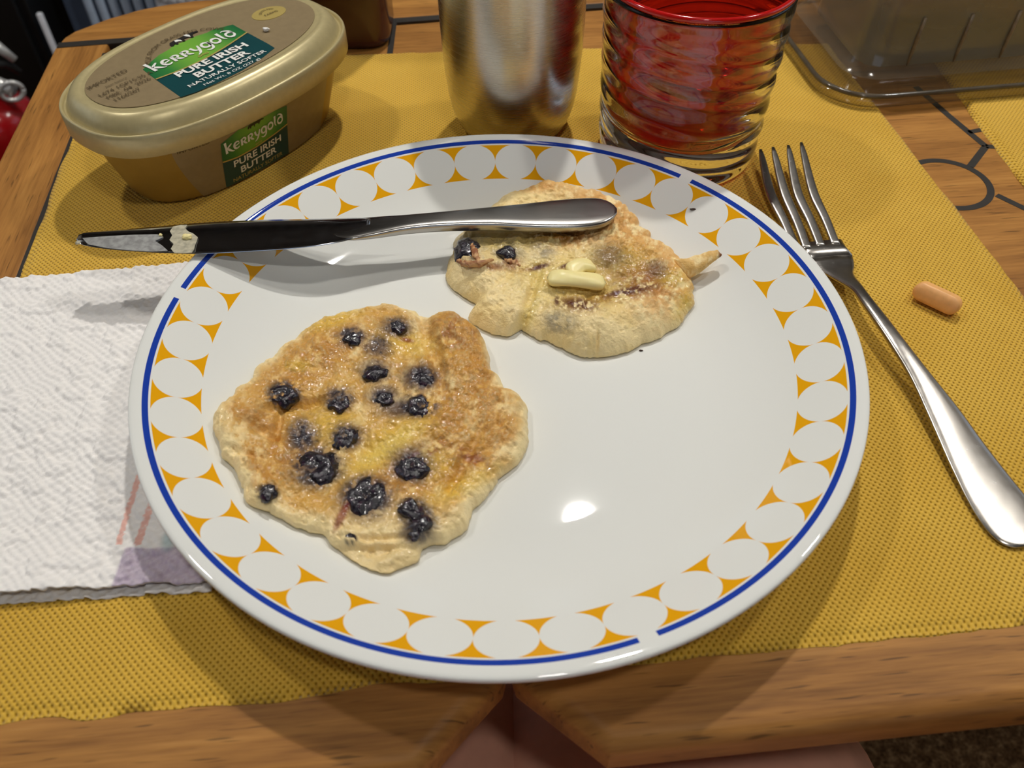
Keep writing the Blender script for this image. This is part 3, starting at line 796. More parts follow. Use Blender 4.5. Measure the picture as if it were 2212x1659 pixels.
# blade: x, far edge y, near edge y
bl_ = [(166, 517, 520), (170, 507, 525), (182, 502, 530), (215, 499, 536), (260, 495.5, 541), (350, 488, 546.5), (430, 481, 548.5), (550, 475, 543), (650, 473, 535.5), (720, 471.5, 526), (770, 470, 514), (800, 471, 502)]
R = []
for x, ya, yb in smooth_stations(bl_, 60):
    z = kz(x); a = at(x, ya, z); b = at(x, yb, z - .0004)
    # wedge section: thick spine at the far side, thin edge near the viewer; two facets on top
    sp = b - a
    R.append([a + np.array([0, 0, -.0007]), a + np.array([0, 0, -.0001]), a + sp * .08 + np.array([0, 0, .0002]), a + sp * .25 + np.array([0, 0, .0004]), a + sp * .7 + np.array([0, 0, .0002]), a + sp * .93 + np.array([0, 0, -.0001]), b, a + sp * .9 + np.array([0, 0, -.0009]), a + sp * .3 + np.array([0, 0, -.0015]), a + sp * .05 + np.array([0, 0, -.0012])])
v, f = loft(R); blade = rel(fixn(mesh('blade', v, f, M['blade'])), kn)
hs = [(712, 488, 506, .5), (750, 473, 514, 1.7), (800, 466, 506, 3.2), (880, 460, 491, 4.4), (960, 453, 484, 4.8), (1062, 443, 482, 5.0), (1130, 436, 485, 5.0), (1190, 429, 486.5, 4.9), (1250, 424, 486, 4.7), (1290, 424, 482, 4.2), (1312, 430, 476, 3.6), (1326, 440, 467, 2.6), (1333, 449, 459, 1.2)]
R = []
for x, ya, yb, th in smooth_stations(hs, 60):
    z = kz(x) + (.0006 if x > 760 else 0) * sstep(760, 900, np.array(x))
    R.append(sect(at(x, ya, z), at(x, yb, z), max(.0008, th * 1e-3), 32, 4.4))
v, f = loft(R); rel(fixn(mesh('handle', v, f, M['handle'])), kn)
# butter left on the blade
def smear(pts, dz=.0005, name='butter_smear', mat=None, th=.0003):
    p = [at(x, y, kz(x) + dz) for x, y in pts]; n = len(p)
    v = p + [q - np.array([0, 0, th]) for q in p]
    f = [tuple(range(n)), tuple(range(2 * n - 1, n - 1, -1))] + [(i, i + n, (i + 1) % n + n, (i + 1) % n) for i in range(n)]
    return rel(fixn(mesh(name, v, f, mat or M['butter_smear'], smooth=False)), kn)
smear([(374, 489), (390, 486), (404, 485.5), (400, 493), (407, 500), (417, 504), (427, 512), (425, 520), (421, 529), (419, 538), (414, 545), (396, 546.5), (376, 545.5), (369, 537), (375, 527), (366, 518), (372, 508), (367, 499)], .0006)
smear([(178, 514), (230, 510), (290, 507), (340, 506), (352, 512), (335, 520), (350, 530), (362, 541), (330, 543), (280, 540), (230, 535), (190, 527)], .0005, mat=simple('thin_butter_film', lin(150, 150, 148), .4, var=.25, scale=400))
v, f = berry_mesh(.0020, .0014, .0011, 2.2); o = mesh('butter_crumb', v, f, M['butter']); o.location = at(404, 511, kz(404) + .0012); rel(o, kn)
v, f = berry_mesh(.0007, .0006, .0005, 1.2); o = mesh('butter_crumb', v, f, M['butter']); o.location = at(347, 507, kz(347) + .0008); rel(o, kn)
v, f = berry_mesh(.0013, .0009, .0006, 1.9); o = mesh('butter_crumb', v, f, M['butter_smear']); o.location = at(169, 524, kz(169) - .0005); rel(o, kn)

# fork: stations of the handle/neck (left edge, right edge, height, thickness)
fk = empty('dinner_fork', tuple(at(1930, 740, .002))); tag(fk, 'steel dinner fork with four tines right of the plate, half under its rim', 'fork')
fh = [((1752, 556), (1843, 549), 7.0, 1.6), ((1764, 574), (1847, 569), 7.2, 1.8), ((1795, 594), (1846, 588), 8.6, 2.2), ((1840, 621), (1866, 615), 11.5, 2.6), ((1858, 644), (1885, 640), 12.8, 2.9), ((1888, 686), (1919, 682), 13.2, 3.0), ((1921, 735), (1958, 733), 12.6, 2.9), ((1966, 809), (2012, 802), 10.6, 2.6), ((2012, 907), (2075, 880), 8.0, 2.4), ((2058, 1010), (2130, 955), 5.9, 2.2), ((2098, 1090), (2185, 1026), 4.6, 2.0), ((2132, 1141), (2232, 1085), 4.2, 1.9), ((2160, 1168), (2250, 1118), 4.1, 1.8), ((2190, 1180), (2252, 1146), 4.0, 1.6), ((2215, 1180), (2245, 1164), 3.9, 1.2)]
arr = smooth_stations([(a[0], a[1], b[0], b[1], z, t) for a, b, z, t in fh], 80)
R = [sect(at(s[0], s[1], s[4] * 1e-3), at(s[2], s[3], s[4] * 1e-3), s[5] * 1e-3, 20, 2.6) for s in arr]
v, f = loft(R); rel(fixn(mesh('handle', v, f, M['fork'])), fk)
# head plate joining the tines
hd = [((1729, 524), (1819, 515), 6.4, 1.5), ((1738, 536), (1828, 530), 6.4, 1.6), ((1752, 556), (1843, 549), 7.0, 1.6)]
R = [sect(at(*a, z * 1e-3), at(*b, z * 1e-3), t * 1e-3, 20, 3.5) for a, b, z, t in hd]
v, f = loft(R); rel(fixn(mesh('head', v, f, M['fork'])), fk)
tn = [[(1643, 322), (1665, 414), (1722, 532)], [(1670, 317), (1696, 414), (1745, 529)], [(1703, 313), (1724, 414), (1775, 524)], [(1731, 307), (1758, 414), (1807, 520)]]
for tip, mid, root in tn:
    st = [(tip[0] - 3, tip[1], tip[0] + 3, tip[1], 13.5, .9), (tip[0] + .18 * (mid[0] - tip[0]) - 6.5, tip[1] + .18 * (mid[1] - tip[1]), tip[0] + .18 * (mid[0] - tip[0]) + 6.5, tip[1] + .18 * (mid[1] - tip[1]), 13.0, 1.3), (mid[0] - 10.5, mid[1], mid[0] + 10.5, mid[1], 10.2, 1.8), ((mid[0] * .45 + root[0] * .55) - 10, mid[1] * .45 + root[1] * .55, (mid[0] * .45 + root[0] * .55) + 10, mid[1] * .45 + root[1] * .55, 8.0, 1.8), (root[0] - 9.5, root[1] + 8, root[0] + 9.5, root[1] + 8, 6.4, 1.6)]
    R = [sect(at(s[0], s[1], s[4] * 1e-3), at(s[2], s[3], s[4] * 1e-3), s[5] * 1e-3, 18, 4.5) for s in smooth_stations(st, 26)]
    v, f = loft(R); rel(fixn(mesh('tine', v, f, M['fork'])), fk)

# ------------------------------------------------------------------ tablet
def tablet():
    a = at(1988, 628, .006); b = at(2060, 662, .006); d = b - a; ang = math.atan2(d[1], d[0]); L = .0192 / 2; Wd = .0078 / 2; T = .0058 / 2
    n = 40; rings = []
    base = []
    for k in range(n):
        t = 2 * math.pi * k / n; x = math.cos(t) * Wd + (L - Wd) * (1 if math.cos(t) > 0 else -1); base.append((x, math.sin(t) * Wd))
    for s, y in [(.02, -T - .0007), (.5, -T - .0005), (.85, -T + .0001), (.965, -T + .0006), (1, -T + .0008), (1, T - .0008), (.965, T - .0006), (.85, T - .0001), (.5, T + .0005), (.02, T + .0007)]:
        r_ = []
        for (x, z) in base:
            k = 1 - (1 - s)
            r_.append((x * (1 - (1 - s) * Wd / L) if s > .3 else x * s, y, z * s))
        rings.append(r_)
    v, f = loft(rings); tilt = Matrix.Rotation(math.radians(-22), 3, 'X')
    v = [tilt @ Vector(p) for p in v]
    o = mesh('tablet', v, f, M['pill']); fixn(o); o.data.set_sharp_from_angle(angle=math.radians(24)); zmin = min(p[2] for p in v)
    o.location = ((a + b)[0] / 2, (a + b)[1] / 2, .0020 - zmin); o.rotation_euler = (0, 0, ang)
    tag(o, 'peach oblong vitamin tablet on the placemat right of the fork', 'tablet')
tablet()

# ------------------------------------------------------------------ paper towel
def towel_mat():
    N = attr_mat('paper_towel', .9, 0, 300, .0004, False, .5, .1)
    return N
M['towel'] = towel_mat()
def towel():
    t = empty('paper_towel', (-.15, -.015, .002)); tag(t, 'folded white embossed paper towel with faint pastel print under the plate', 'paper towel')
    def layer(name, A, B, Cc, D, zf, und, step=.0006, prt=False):
        A, B, Cc, D = map(np.array, (A, B, Cc, D)); nu = int(np.linalg.norm(B - A) / step); nv = int(np.linalg.norm(D - A) / step)
        U, V = np.meshgrid(np.linspace(0, 1, nu + 1), np.linspace(0, 1, nv + 1))
        X = ((1 - U) * (1 - V))[..., None] * A + (U * (1 - V))[..., None] * B + (U * V)[..., None] * Cc + ((1 - U) * V)[..., None] * D
        edge = np.minimum.reduce([U * nu, (1 - U) * nu, V * nv, (1 - V) * nv]) * step; k = np.exp(-edge / .004)
        x, y = X[..., 0], X[..., 1]
        y = y + (fbm(x * 120, y * 40, 3) - .5) * .0022 * k
        q = .0021
        wx = x / q + (fbm(x * 90, y * 90, 2) - .5) * 1.6; wy = y / (q * .8) + (fbm(x * 90 + 9, y * 90, 2) - .5) * 1.6
        emb = (np.sin(wx * math.pi) * np.sin(wy * math.pi)) * .00046 + sstep(.55, .66, fbm(x * 210, y * 210, 2)) * .0009
        Z = zf(U, V) + emb
        px, py = to_px(np.stack([x.ravel(), y.ravel(), (Z + .002).ravel()], 1))
        c = np.repeat(np.array([lin(244, 241, 238)[:3]]), px.size, 0)
        if prt:
            n = fbm(px / 5, py / 5, 2)
            for (x0, y0, x1, y1, w_) in [(292, 1035, 250, 1170, 6), (322, 1085, 292, 1170, 8)]:
                s = np.clip((py - y0) / (y1 - y0), -.2, 1); m = (np.abs(px - (x0 + (x1 - x0) * s)) < w_) * (py < y1) * (py > y0 - 120)
                c = mixc(c, (236, 172, 154), m * sstep(.2, .5, n + .15) * .8)
            m = sstep(0, 6, px - (238 + (1245 - py) * .35)) * sstep(0, 6, py - 1172 - 10 * (fbm(px / 30, py / 30, 2) - .5))
            c = mixc(c, (178, 160, 186), m * (.55 + .4 * n))
            c = mixc(c, (150, 186, 190), blob(px, py, 360, 1160, 14, 22, .3, .6) * .6)
        n_ = X.shape[0] * X.shape[1]
        v = np.stack([x.ravel(), y.ravel(), Z.ravel()], 1); vb = v.copy(); vb[:, 2] -= .0006
        f = []
        for j in range(nv):
            for i in range(nu):
                a = j * (nu + 1) + i; f.append((a, a + 1, a + nu + 2, a + nu + 1))
        bd = list(range(nu + 1)) + [j * (nu + 1) + nu for j in range(1, nv + 1)] + [nv * (nu + 1) + i for i in range(nu - 1, -1, -1)] + [j * (nu + 1) for j in range(nv - 1, 0, -1)]
        m = len(bd); k0 = n_
        vv = np.concatenate([v, vb[bd]]); c = np.concatenate([c, np.repeat(np.array([lin(225, 218, 210)[:3]]), m, 0)])
        for i in range(m): f.append((bd[i], k0 + i, k0 + (i + 1) % m, bd[(i + 1) % m]))
        o = mesh(name, vv, f, M['towel']); vcol(o, c); fixn(o); return rel(o, t)
    a0 = at(0, 1303, .003)[:2]; b0 = at(456, 1277, .003)[:2]; d0 = at(398, 566, .006)[:2]; c0 = at(0, 622, .006)[:2]
    ex = (a0 - b0) / np.linalg.norm(a0 - b0) * .09
    fl = a0 + ex; bl2 = c0 + ex
    br = b0 + np.array([-.022, .160])
    layer('bottom_layer', fl, b0, br, bl2, lambda U, V: .0027 + 0 * U, 0)
    a1 = at(0, 1292, .006)[:2]; b1 = at(440, 1252, .006)[:2]
    layer('top_layer', a1 + ex, b1 + np.array([.004, 0]), br + np.array([.0, .0015]), bl2 + np.array([0, .0015]), lambda U, V: .0035 + .0030 * np.exp(-V / .10) * (.35 + .65 * np.sin(np.clip(U, 0, 1) * math.pi) ** 1.0) + .0012 * np.sin(V * 5 + U * 3) ** 2 * (1 - V) , 1, prt=True)
towel()

# ------------------------------------------------------------------ butter tub
def sell(a, b, n, t):
    c, s = math.cos(t), math.sin(t)
    return (a * abs(c) ** (2 / n) * (1 if c >= 0 else -1), b * abs(s) ** (2 / n) * (1 if s >= 0 else -1))
TN = 2.5; TR = math.radians(51.2)
tub = empty('butter_tub', (-.1363, .1610, .0020), TR); tag(tub, 'oval gold butter tub with green and teal label behind the plate', 'butter tub')
M['gold_body'] = simple('gold_plastic', lin(158, 126, 56), .40, .2, var=.05, scale=90)
M['gold_lid'] = simple('pearl_gold_plastic', lin(192, 178, 132), .34, .25, var=.04, scale=400)
M['taupe'] = simple('printed_taupe', lin(146, 128, 96), .36, .10, var=.05, scale=300)
M['green'] = None
def green_mat():
    N = NT('printed_green'); s = N.n('ShaderNodeSeparateXYZ'); c = N.n('ShaderNodeTexCoord'); N.l(c.outputs['Generated'], s.inputs[0])
    x = N.math('SUBTRACT', s.outputs[0], .5); d = N.math('MULTIPLY', x, x)
    N.set(color=N.ramp(N.math('MULTIPLY', d, 4.0), [(.0, lin(118, 176, 62)), (.45, lin(52, 128, 58)), (1, lin(22, 98, 58))]), rough=.35)
    return N.m
M['green'] = green_mat()
M['teal'] = simple('printed_teal', lin(8, 66, 70), .35, var=.05, scale=200)
M['ink_white'] = simple('printed_white', lin(238, 238, 232), .4, var=.02)
M['ink_dark'] = simple('printed_dark', lin(86, 70, 44), .45, var=.05)
M['ink_black'] = simple('printed_black', lin(26, 22, 20), .45, var=.05)
M['ink_gold'] = simple('printed_gold', lin(198, 176, 104), .35, .3, var=.05)
NTB = 120
TT = [2 * math.pi * k / NTB for k in range(NTB)]
HB = .0385
def tub_ab(z): s = z / HB; return .0560 + (.0670 - .0560) * s, .0290 + (.0395 - .0290) * s
rings = []
for z, ins in [(0, .003), (.0004, .0015), (.0016, .0003), (.003, 0)] + [(q, 0) for q in np.linspace(.006, HB, 12)]:
    a, b = tub_ab(z); rings.append([(*sell(a - ins, b - ins, TN, t), z) for t in TT])
v, f = loft(rings); body = fixn(mesh('tub_body', v, f, M['gold_body'], tub))
LZ = .0520; LA, LB = .0715, .0435
lidp = [(.8, .0350), (0, .0356), (0, .0436), (.15, .0452), (.6, .0460), (1.2, .0459), (1.6, .0450), (1.9, .0442), (2.5, .0441), (3.0, .0452), (4.2, .0476), (6.0, .0503), (8, .0517), (9.4, .0521), (10.4, .0519), (11, .0516), (11.6, LZ - .0005), (20, LZ - .0004), (38, LZ - .0004)]
rings = [[(*sell(LA - i * 1e-3, LB - i * 1e-3, TN if i < 15 else 2.3, t), z) for t in TT] for i, z in lidp]
v, f = loft(rings); lid = fixn(mesh('tub_lid', v, f, M['gold_lid'], tub))
# lid artwork
def flat(name, pts, mat, z, par=None, th=.0002):
    n = len(pts); v = [(x, y, z) for x, y in pts] + [(x, y, z - th) for x, y in pts]
    f = [tuple(range(n)), tuple(range(2 * n - 1, n - 1, -1))] + [(i, i + n, (i + 1) % n + n, (i + 1) % n) for i in range(n)]
    return fixn(mesh(name, v, f, mat, par or lid, False))
def stroke(pts, wd):
    """2-D ribbon polygons (verts, faces) along a smoothed polyline"""
    p = np.array(pts, float)
    if len(p) > 2: p = smooth_stations(p, 14)
    wd = 1.3 * np.interp(np.linspace(0, 1, len(p)), np.linspace(0, 1, len(np.atleast_1d(wd))), np.atleast_1d(wd))
    L = []; R = []
    for i, q in enumerate(p):
        t = p[min(i + 1, len(p) - 1)] - p[max(i - 1, 0)]; t /= np.linalg.norm(t) + 1e-9; n = np.array([-t[1], t[0]]) * wd[i] / 2
        L.append(q + n); R.append(q - n)
    n = len(p); return L + R, [(i, i + n, i + n + 1, i + 1) for i in range(n - 1)]
def arc(cx, cy, rx, ry, a0, a1, n=12): return [(cx + rx * math.cos(math.radians(a)), cy + ry * math.sin(math.radians(a))) for a in np.linspace(a0, a1, n)]
GL = {  # uncial letter strokes: (points, widths), advance
 'K': ([([(.02, 1.62), (.10, .8), (.16, -.12)], (.26, .2, .26)), ([(.92, 1.12), (.5, .82), (.2, .55)], (.12, .2, .16)), ([(.30, .62), (.62, .25), (1.02, -.1), (1.25, -.12)], (.18, .26, .16, .05))], 1.12),
 'e': ([(arc(.45, .5, .42, .5, 40, 320), (.12, .24, .24, .1)), ([(.1, .48), (.45, .52), (.82, .66)], .12)], .95),
 'R': ([([(.12, 1.0), (.12, 0)], .22), ([(.1, .95), (.5, 1.02), (.72, .78), (.5, .52), (.2, .48)], (.1, .18, .2, .16, .08)), ([(.38, .5), (.62, .2), (.9, -.02)], (.14, .22, .1))], .95),
 'y': ([([(.08, 1.0), (.22, .45), (.5, .22)], (.22, .2, .14)), ([(.85, 1.0), (.7, .4), (.4, -.25), (.02, -.5)], (.12, .2, .2, .06))], .95),
 'g': ([(arc(.45, .52, .38, .46, 0, 360, 18), .2), ([(.85, .95), (.84, .2), (.7, -.35), (.3, -.5), (.0, -.3)], (.12, .2, .2, .18, .06))], 1.0),
 'o': ([(arc(.45, .5, .4, .48, 0, 360, 18), (.14, .24, .14, .24, .14))], .98),
 'l': ([([(.14, 1.55), (.16, .3), (.34, .02)], (.24, .2, .08))], .46),
 'd': ([(arc(.45, .48, .4, .46, 0, 360, 18), (.14, .24, .14, .24, .14)), ([(.84, .6), (.72, 1.15), (.3, 1.5), (.02, 1.42)], (.14, .2, .16, .05))], .95)}
def wordmark():
    V = []; F = []; x = 0
    for ch in 'KeRRygold':
        st, adv = GL[ch]
        for pts, wd in st:
            v, f = stroke([(x + a, b) for a, b in pts], wd); k = len(V); V += [tuple(q) for q in v]; F += [tuple(i + k for i in q) for q in f]
        x += adv + .1
    return np.array(V) / [x, x], F      # unit width
def textmesh(s, bold=.0):
    cu = bpy.data.curves.new('t', 'FONT'); cu.body = s; cu.offset = bold; cu.resolution_u = 3
    o = bpy.data.objects.new('t', cu); COL.objects.link(o); dg = bpy.context.evaluated_depsgraph_get()
    me = bpy.data.meshes.new_from_object(o.evaluated_get(dg)); bpy.data.objects.remove(o); bpy.data.curves.remove(cu)
    v = np.array([p.co[:2] for p in me.vertices]); f = [tuple(p.vertices) for p in me.polygons]; bpy.data.meshes.remove(me)
    v[:, 0] -= v[:, 0].min(); return v / v[:, 0].max(), f
def place2d(v, x0, y0, x1, y1, hs=1.0):
    """unit-width lettering along the base line (x0,y0)-(x1,y1)"""
    d = np.array([x1 - x0, y1 - y0]); n = np.array([-d[1], d[0]]) * hs
    return np.array([x0, y0]) + v[:, :1] * d + v[:, 1:2] * n
def lidtext(name, vf, x0, y0, x1, y1, mat, hs=1.0, z=LZ + .0004):
    v, f = vf; q = place2d(v, x0, y0, x1, y1, hs) * 1e-3
    return mesh(name, [(a, b, z) for a, b in q], f, mat, lid, False)
def arcband(cx, cy, r0, r1, a0, a1): return arc(cx, cy, r0, r0, a0, a1, 20) + arc(cx, cy, r1, r1, a1, a0, 20)
# taupe centre panel
flat('printed_panel', [sell(.0595, .0308, 2.3, t) for t in TT], M['taupe'], LZ - .0001)
mmz = lambda pts: [(x * 1e-3, y * 1e-3) for x, y in pts]
top = [(-30.5, 6.0), (-24, 9.0), (-18, 11.3), (-12, 12.0), (-8, 13.6), (-2, 12.6), (4, 12.6), (9, 11.2), (14, 11.4), (22.3, 8.0)]
mid = [(21.2, -4.0), (14, -5.5), (4, -7.4), (-8, -8.6), (-20, -8.2), (-32.3, -6.2)]
lg = flat('label_green', mmz(top + mid), M['green'], LZ + .00005)
lt = flat('label_teal', mmz(mid[::-1] + [(20.0, -20), (19.2, -25.8), (10, -28.3), (-4, -30.0), (-18, -29.9), (-28, -28.8), (-34.8, -27.0)]), M['teal'], LZ + .00005)
v, f = stroke(mid, .7); mesh('label_stripe', [(a * 1e-3, b * 1e-3, LZ + .0003) for a, b in v], f, M['ink_gold'], lid, False)
WM = wordmark(); TX = {}
def tx(s, b=0.0):
    if (s, b) not in TX: TX[(s, b)] = textmesh(s, b)
    return TX[(s, b)]
lidtext('wordmark', WM, -28.5, .2, 17.5, -2.2, M['ink_white'], 1.05)
lidtext('lettering', tx('PURE IRISH', .03), -25.0, -13.2, 13.0, -15.0, M['ink_white'], .84)
lidtext('lettering', tx('BUTTER', .03), -20.0, -20.0, 9.0, -21.4, M['ink_white'], .80)
lidtext('lettering', tx('NATURALLY SOFTER', .01), -27.5, -24.2, 14.5, -26.0, M['ink_white'], .80)
lidtext('lettering', tx('Net Wt. 8 OZ (227 g)', .0), -22.5, -28.2, 8.0, -29.3, M['ink_white'], .78)
lidtext('lettering', tx('IMPORTED', .0), -55.5, 9.2, -35.5, 9.6, M['ink_dark'], .95)
lidtext('lettering', tx('best before', 0), -50, 5.0, -39.5, 4.9, M['ink_dark'], .7)
lidtext('lettering', tx('L674 1GP15:25 A', 0), -56, .2, -29.5, -.6, M['ink_dark'], 1.0)
lidtext('lettering', tx('MBE  04  2026', 0), -55, -4.0, -33.5, -4.6, M['ink_dark'], 1.0)
lidtext('lettering', tx('1166267', 0), -54, -8.2, -41.5, -8.6, M['ink_dark'], 1.0)
lidtext('lettering', tx('ogo', .02), -8.2, -5.6, -2.6, -5.9, M['ink_gold'], .8)
def arctext(s, cx, cy, r, a0, a1, h):
    v, f = tx(s); an = np.radians(a0 + (a1 - a0) * v[:, 0]); rr = r + v[:, 1] * h
    mesh('lettering', [(( cx + q * math.cos(a)) * 1e-3, (cy + q * math.sin(a)) * 1e-3, LZ + .0003) for q, a in zip(rr, an)], f, M['ink_dark'], lid, False)
arctext('MILK FROM GRASS-FED COWS', -5, -4, 23, 152, 28, 52)
# grazing cows: dark bodies with pale patches
cow = [(-9.5, 13.2), (-9.3, 14.8), (-8.2, 16.4), (-4.5, 16.9), (-1.5, 17.0), (1.5, 17.3), (5.0, 17.0), (7.6, 15.9), (7.2, 15.1), (4.4, 15.4), (3.2, 14.0), (2.6, 12.4), (1.9, 12.4), (1.6, 14.2), (-1.6, 14.6), (-2.2, 12.4), (-3.0, 12.4), (-3.2, 14.3), (-5.4, 14.2), (-6.0, 12.4), (-6.8, 12.4), (-7.2, 14.0), (-8.6, 12.6)]
flat('cow_print', mmz(cow), M['ink_black'], LZ + .0003)
flat('cow_patch', mmz([(-5.6, 16.4), (-4.2, 16.2), (-3.2, 14.6), (-3.4, 13.0), (-4.4, 14.2), (-6.0, 14.6)]), M['ink_white'], LZ + .0005)
flat('cow_patch', mmz([(.2, 17.0), (1.8, 17.0), (2.4, 15.4), (1.6, 13.2), (.8, 15.0)]), M['ink_white'], LZ + .0005)
# gold seal
def ell(cx, cy, a, b, rot, n=40): return [(cx + a * math.cos(t) * math.cos(rot) - b * math.sin(t) * math.sin(rot), cy + a * math.cos(t) * math.sin(rot) + b * math.sin(t) * math.cos(rot)) for t in np.linspace(0, 2 * math.pi, n, endpoint=False)]
flat('gold_seal', mmz(ell(41, 3.4, 8.8, 6.4, -.2)), M['ink_gold'], LZ + .0001)
arctext('GRASS-FED', 41, 2.4, 4.0, 150, 30, 10)
lidtext('lettering', tx('FARMS', 0), 37.5, 1.6, 45.0, .8, M['ink_dark'], .9)
# side artwork
def sidept(u, z, off=.0002):
    a, b = tub_ab(z); y = -b * max(0, 1 - abs(u / a) ** TN) ** (1 / TN)
    e = 1e-4; y2 = -b * max(0, 1 - abs((u + e) / a) ** TN) ** (1 / TN); n = np.array([y2 - y, -e]); n /= np.linalg.norm(n)
    return (u + n[0] * off * (1 if n[1] < 0 else -1), y + n[1] * off * (1 if n[1] < 0 else -1), z)
def sidegrid(name, uv, nu, nz, mat, off):
    """patch of the front wall: uv(s, t) -> (u, z)"""
    v = [sidept(*uv(i / nu, j / nz), off) for j in range(nz + 1) for i in range(nu + 1)]
    f = [(j * (nu + 1) + i, j * (nu + 1) + i + 1, (j + 1) * (nu + 1) + i + 1, (j + 1) * (nu + 1) + i) for j in range(nz) for i in range(nu)]
    return mesh(name, v, f, mat, body)
def rampf(xs, ys): return lambda s: float(np.interp(s, xs, ys))
sidegrid('printed_panel', lambda s, t: ((-.049 + .011 * (1 - t) ** 1.5) * (1 - s) + (.043 - .006 * (1 - t)) * s, .0012 + t * .0345), 40, 10, M['taupe'], .00012)
wv = rampf([0, .2, .5, .8, 1], [.0175, .0165, .0170, .0186, .0200]); tp = rampf([0, .1, .25, .35, .5, .65, .8, 1], [.0282, .0296, .0318, .0310, .0322, .0314, .0318, .0308])
U0, U1 = -.0275, .0105
sidegrid('label_green', lambda s, t: (U0 + (U1 - U0) * s, wv(s) + t * (tp(s) - wv(s))), 24, 4, M['green'], .00025)
sidegrid('label_teal', lambda s, t: (U0 + (U1 - U0) * s + .0006 * (1 - t), .0012 + t * (wv(s) - .0012)), 24, 4, M['teal'], .00025)
sidegrid('label_stripe', lambda s, t: (U0 + (U1 - U0) * s, wv(s) - .0004 + t * .0008), 24, 1, M['ink_gold'], .0004)
def sidetext(name, vf, u0, z0, u1, z1, mat, hs=1.0):
    v, f = vf; q = place2d(v, u0, z0, u1, z1, hs) * 1e-3
    return mesh(name, [sidept(a, b, .0005) for a, b in q], f, mat, body, False)
sidetext('wordmark', WM, -25.5, 21.8, 8.0, 23.2, M['ink_white'], 1.05)
sidetext('lettering', tx('PURE IRISH', .02), -22.0, 11.6, 6.0, 12.6, M['ink_white'], .92)
sidetext('lettering', tx('BUTTER', .02), -18.5, 6.4, 3.0, 7.2, M['ink_white'], .88)
sidetext('lettering', tx('NATURALLY SOFTER', .0), -23.0, 2.6, 6.5, 3.2, M['ink_gold'], 1.0)
sidetext('lettering', tx('ogo', .02), -9.5, 18.2, -5.6, 18.4, M['ink_gold'], .8)
sidetext('lettering', tx('IMPORTED', .02), -46.5, 31.0, -32.5, 31.5, M['ink_dark'], .9)
mesh('cow_print', [sidept((-8 + x * .55) * 1e-3, (24.6 + (y - 4) * .55) * 1e-3, .0004) for x, y in cow], [tuple(range(len(cow)))], M['ink_black'], body, False)
# crumb on the lid
v, f = berry_mesh(.0016, .0012, .0010, 2.9); cr1 = mesh('crumb', v, f, simple('white_crumb', lin(240, 238, 232), .6)); pc = at(575, 64, .0548); cr1.location = (pc[0], pc[1], .0020 + LZ + .0010)
tag(cr1, 'tiny white crumb on the lid of the butter tub', 'crumb')

# ------------------------------------------------------------------ steel tumbler
TCX, TCY = .0063, .1765
prof = [(.0005, .0010), (.014, .0010), (.0200, .0002), (.0235, .0008), (.0262, .0030), (.0290, .0080), (.0308, .0135), (.0322, .0210), (.0332, .0310), (.0340, .0430), (.0344, .0560), (.0345, .0700), (.0350, .0900), (.0362, .1080), (.0366, .1120), (.0362, .1124), (.0356, .1110), (.0345, .0900), (.0335, .0500), (.0300, .0120), (.0200, .0040), (.0005, .0036)]
pr = np.array(prof)
v, f = lathe([tuple(q) for q in pr], 96); tb = fixn(mesh('steel_tumbler', v, f, M['tumbler'], loc=(TCX, TCY, .0020)))
tag(tb, 'brushed stainless steel tumbler between the butter tub and the red glass', 'tumbler')

# ------------------------------------------------------------------ red and clear glass
GX, GY = .0885, .1555
def swirl(prof, n, amp, pitch, starts, tw):
    rings = []
    for r, z, k in prof:
        ring = []
        for j in range(n):
            th = 2 * math.pi * j / n; ph = (z / pitch + starts * th / (2 * math.pi)) % 1.0
            s = (.5 - .5 * math.cos(2 * math.pi * ph)) ** .8
            rr = r + amp * k * (s - .5); ring.append((rr * math.cos(th), rr * math.sin(th), z))
        rings.append(ring)
    return rings
gl = empty('drinking_glass', (GX, GY, .0020)); tag(gl, 'clear swirled drinking glass with a red inner wall behind the plate', 'glass')
po = [(.0005, .0020, 0), (.030, .0020, 0), (.0345, .0000, 0), (.0372, .0006, 0), (.0384, .0022, 0), (.0388, .0045, .3)] + [(.0388 + .0030 * s, .006 + .074 * s, min(1, .3 + 8 * s) * min(1, (1 - s) * 9)) for s in np.linspace(0, 1, 70)] + [(.0419, .0815, 0), (.0418, .0830, 0)]
pi_ = [(.0402, .0832, 0), (.0398, .0800, 0), (.0385, .060, 0), (.0374, .040, 0), (.0362, .028, 0), (.0345, .0215, 0), (.0310, .0182, 0), (.018, .0170, 0), (.0005, .0167, 0)]
R = swirl(po + pi_, 160, .0010, .0115, 3, 0)
v, f = loft(R); ow = fixn(mesh('outer_glass', v, f, M['glass'], gl))
pr_ = [(.0415, .0834), (.0418, .0842), (.0412, .0850), (.0402, .0850), (.0396, .0838), (.0393, .0800), (.0380, .060), (.0369, .040), (.0357, .0284), (.0340, .0221), (.0306, .0189), (.018, .0177), (.0005, .0174)]
v, f = lathe(pr_, 96); f = [q for q in f if len(q) == 4]; fixn(mesh('red_inner_wall', v, f, M['red_film'], gl))
v, f = tube([(.0409 * math.cos(t), .0409 * math.sin(t), .0842) for t in np.linspace(0, 2 * math.pi, 73)], .0013, 10); mesh('red_rim', v, f, simple('red_rim_plastic', lin(190, 22, 20), .12, var=.05, coat=.5), gl)

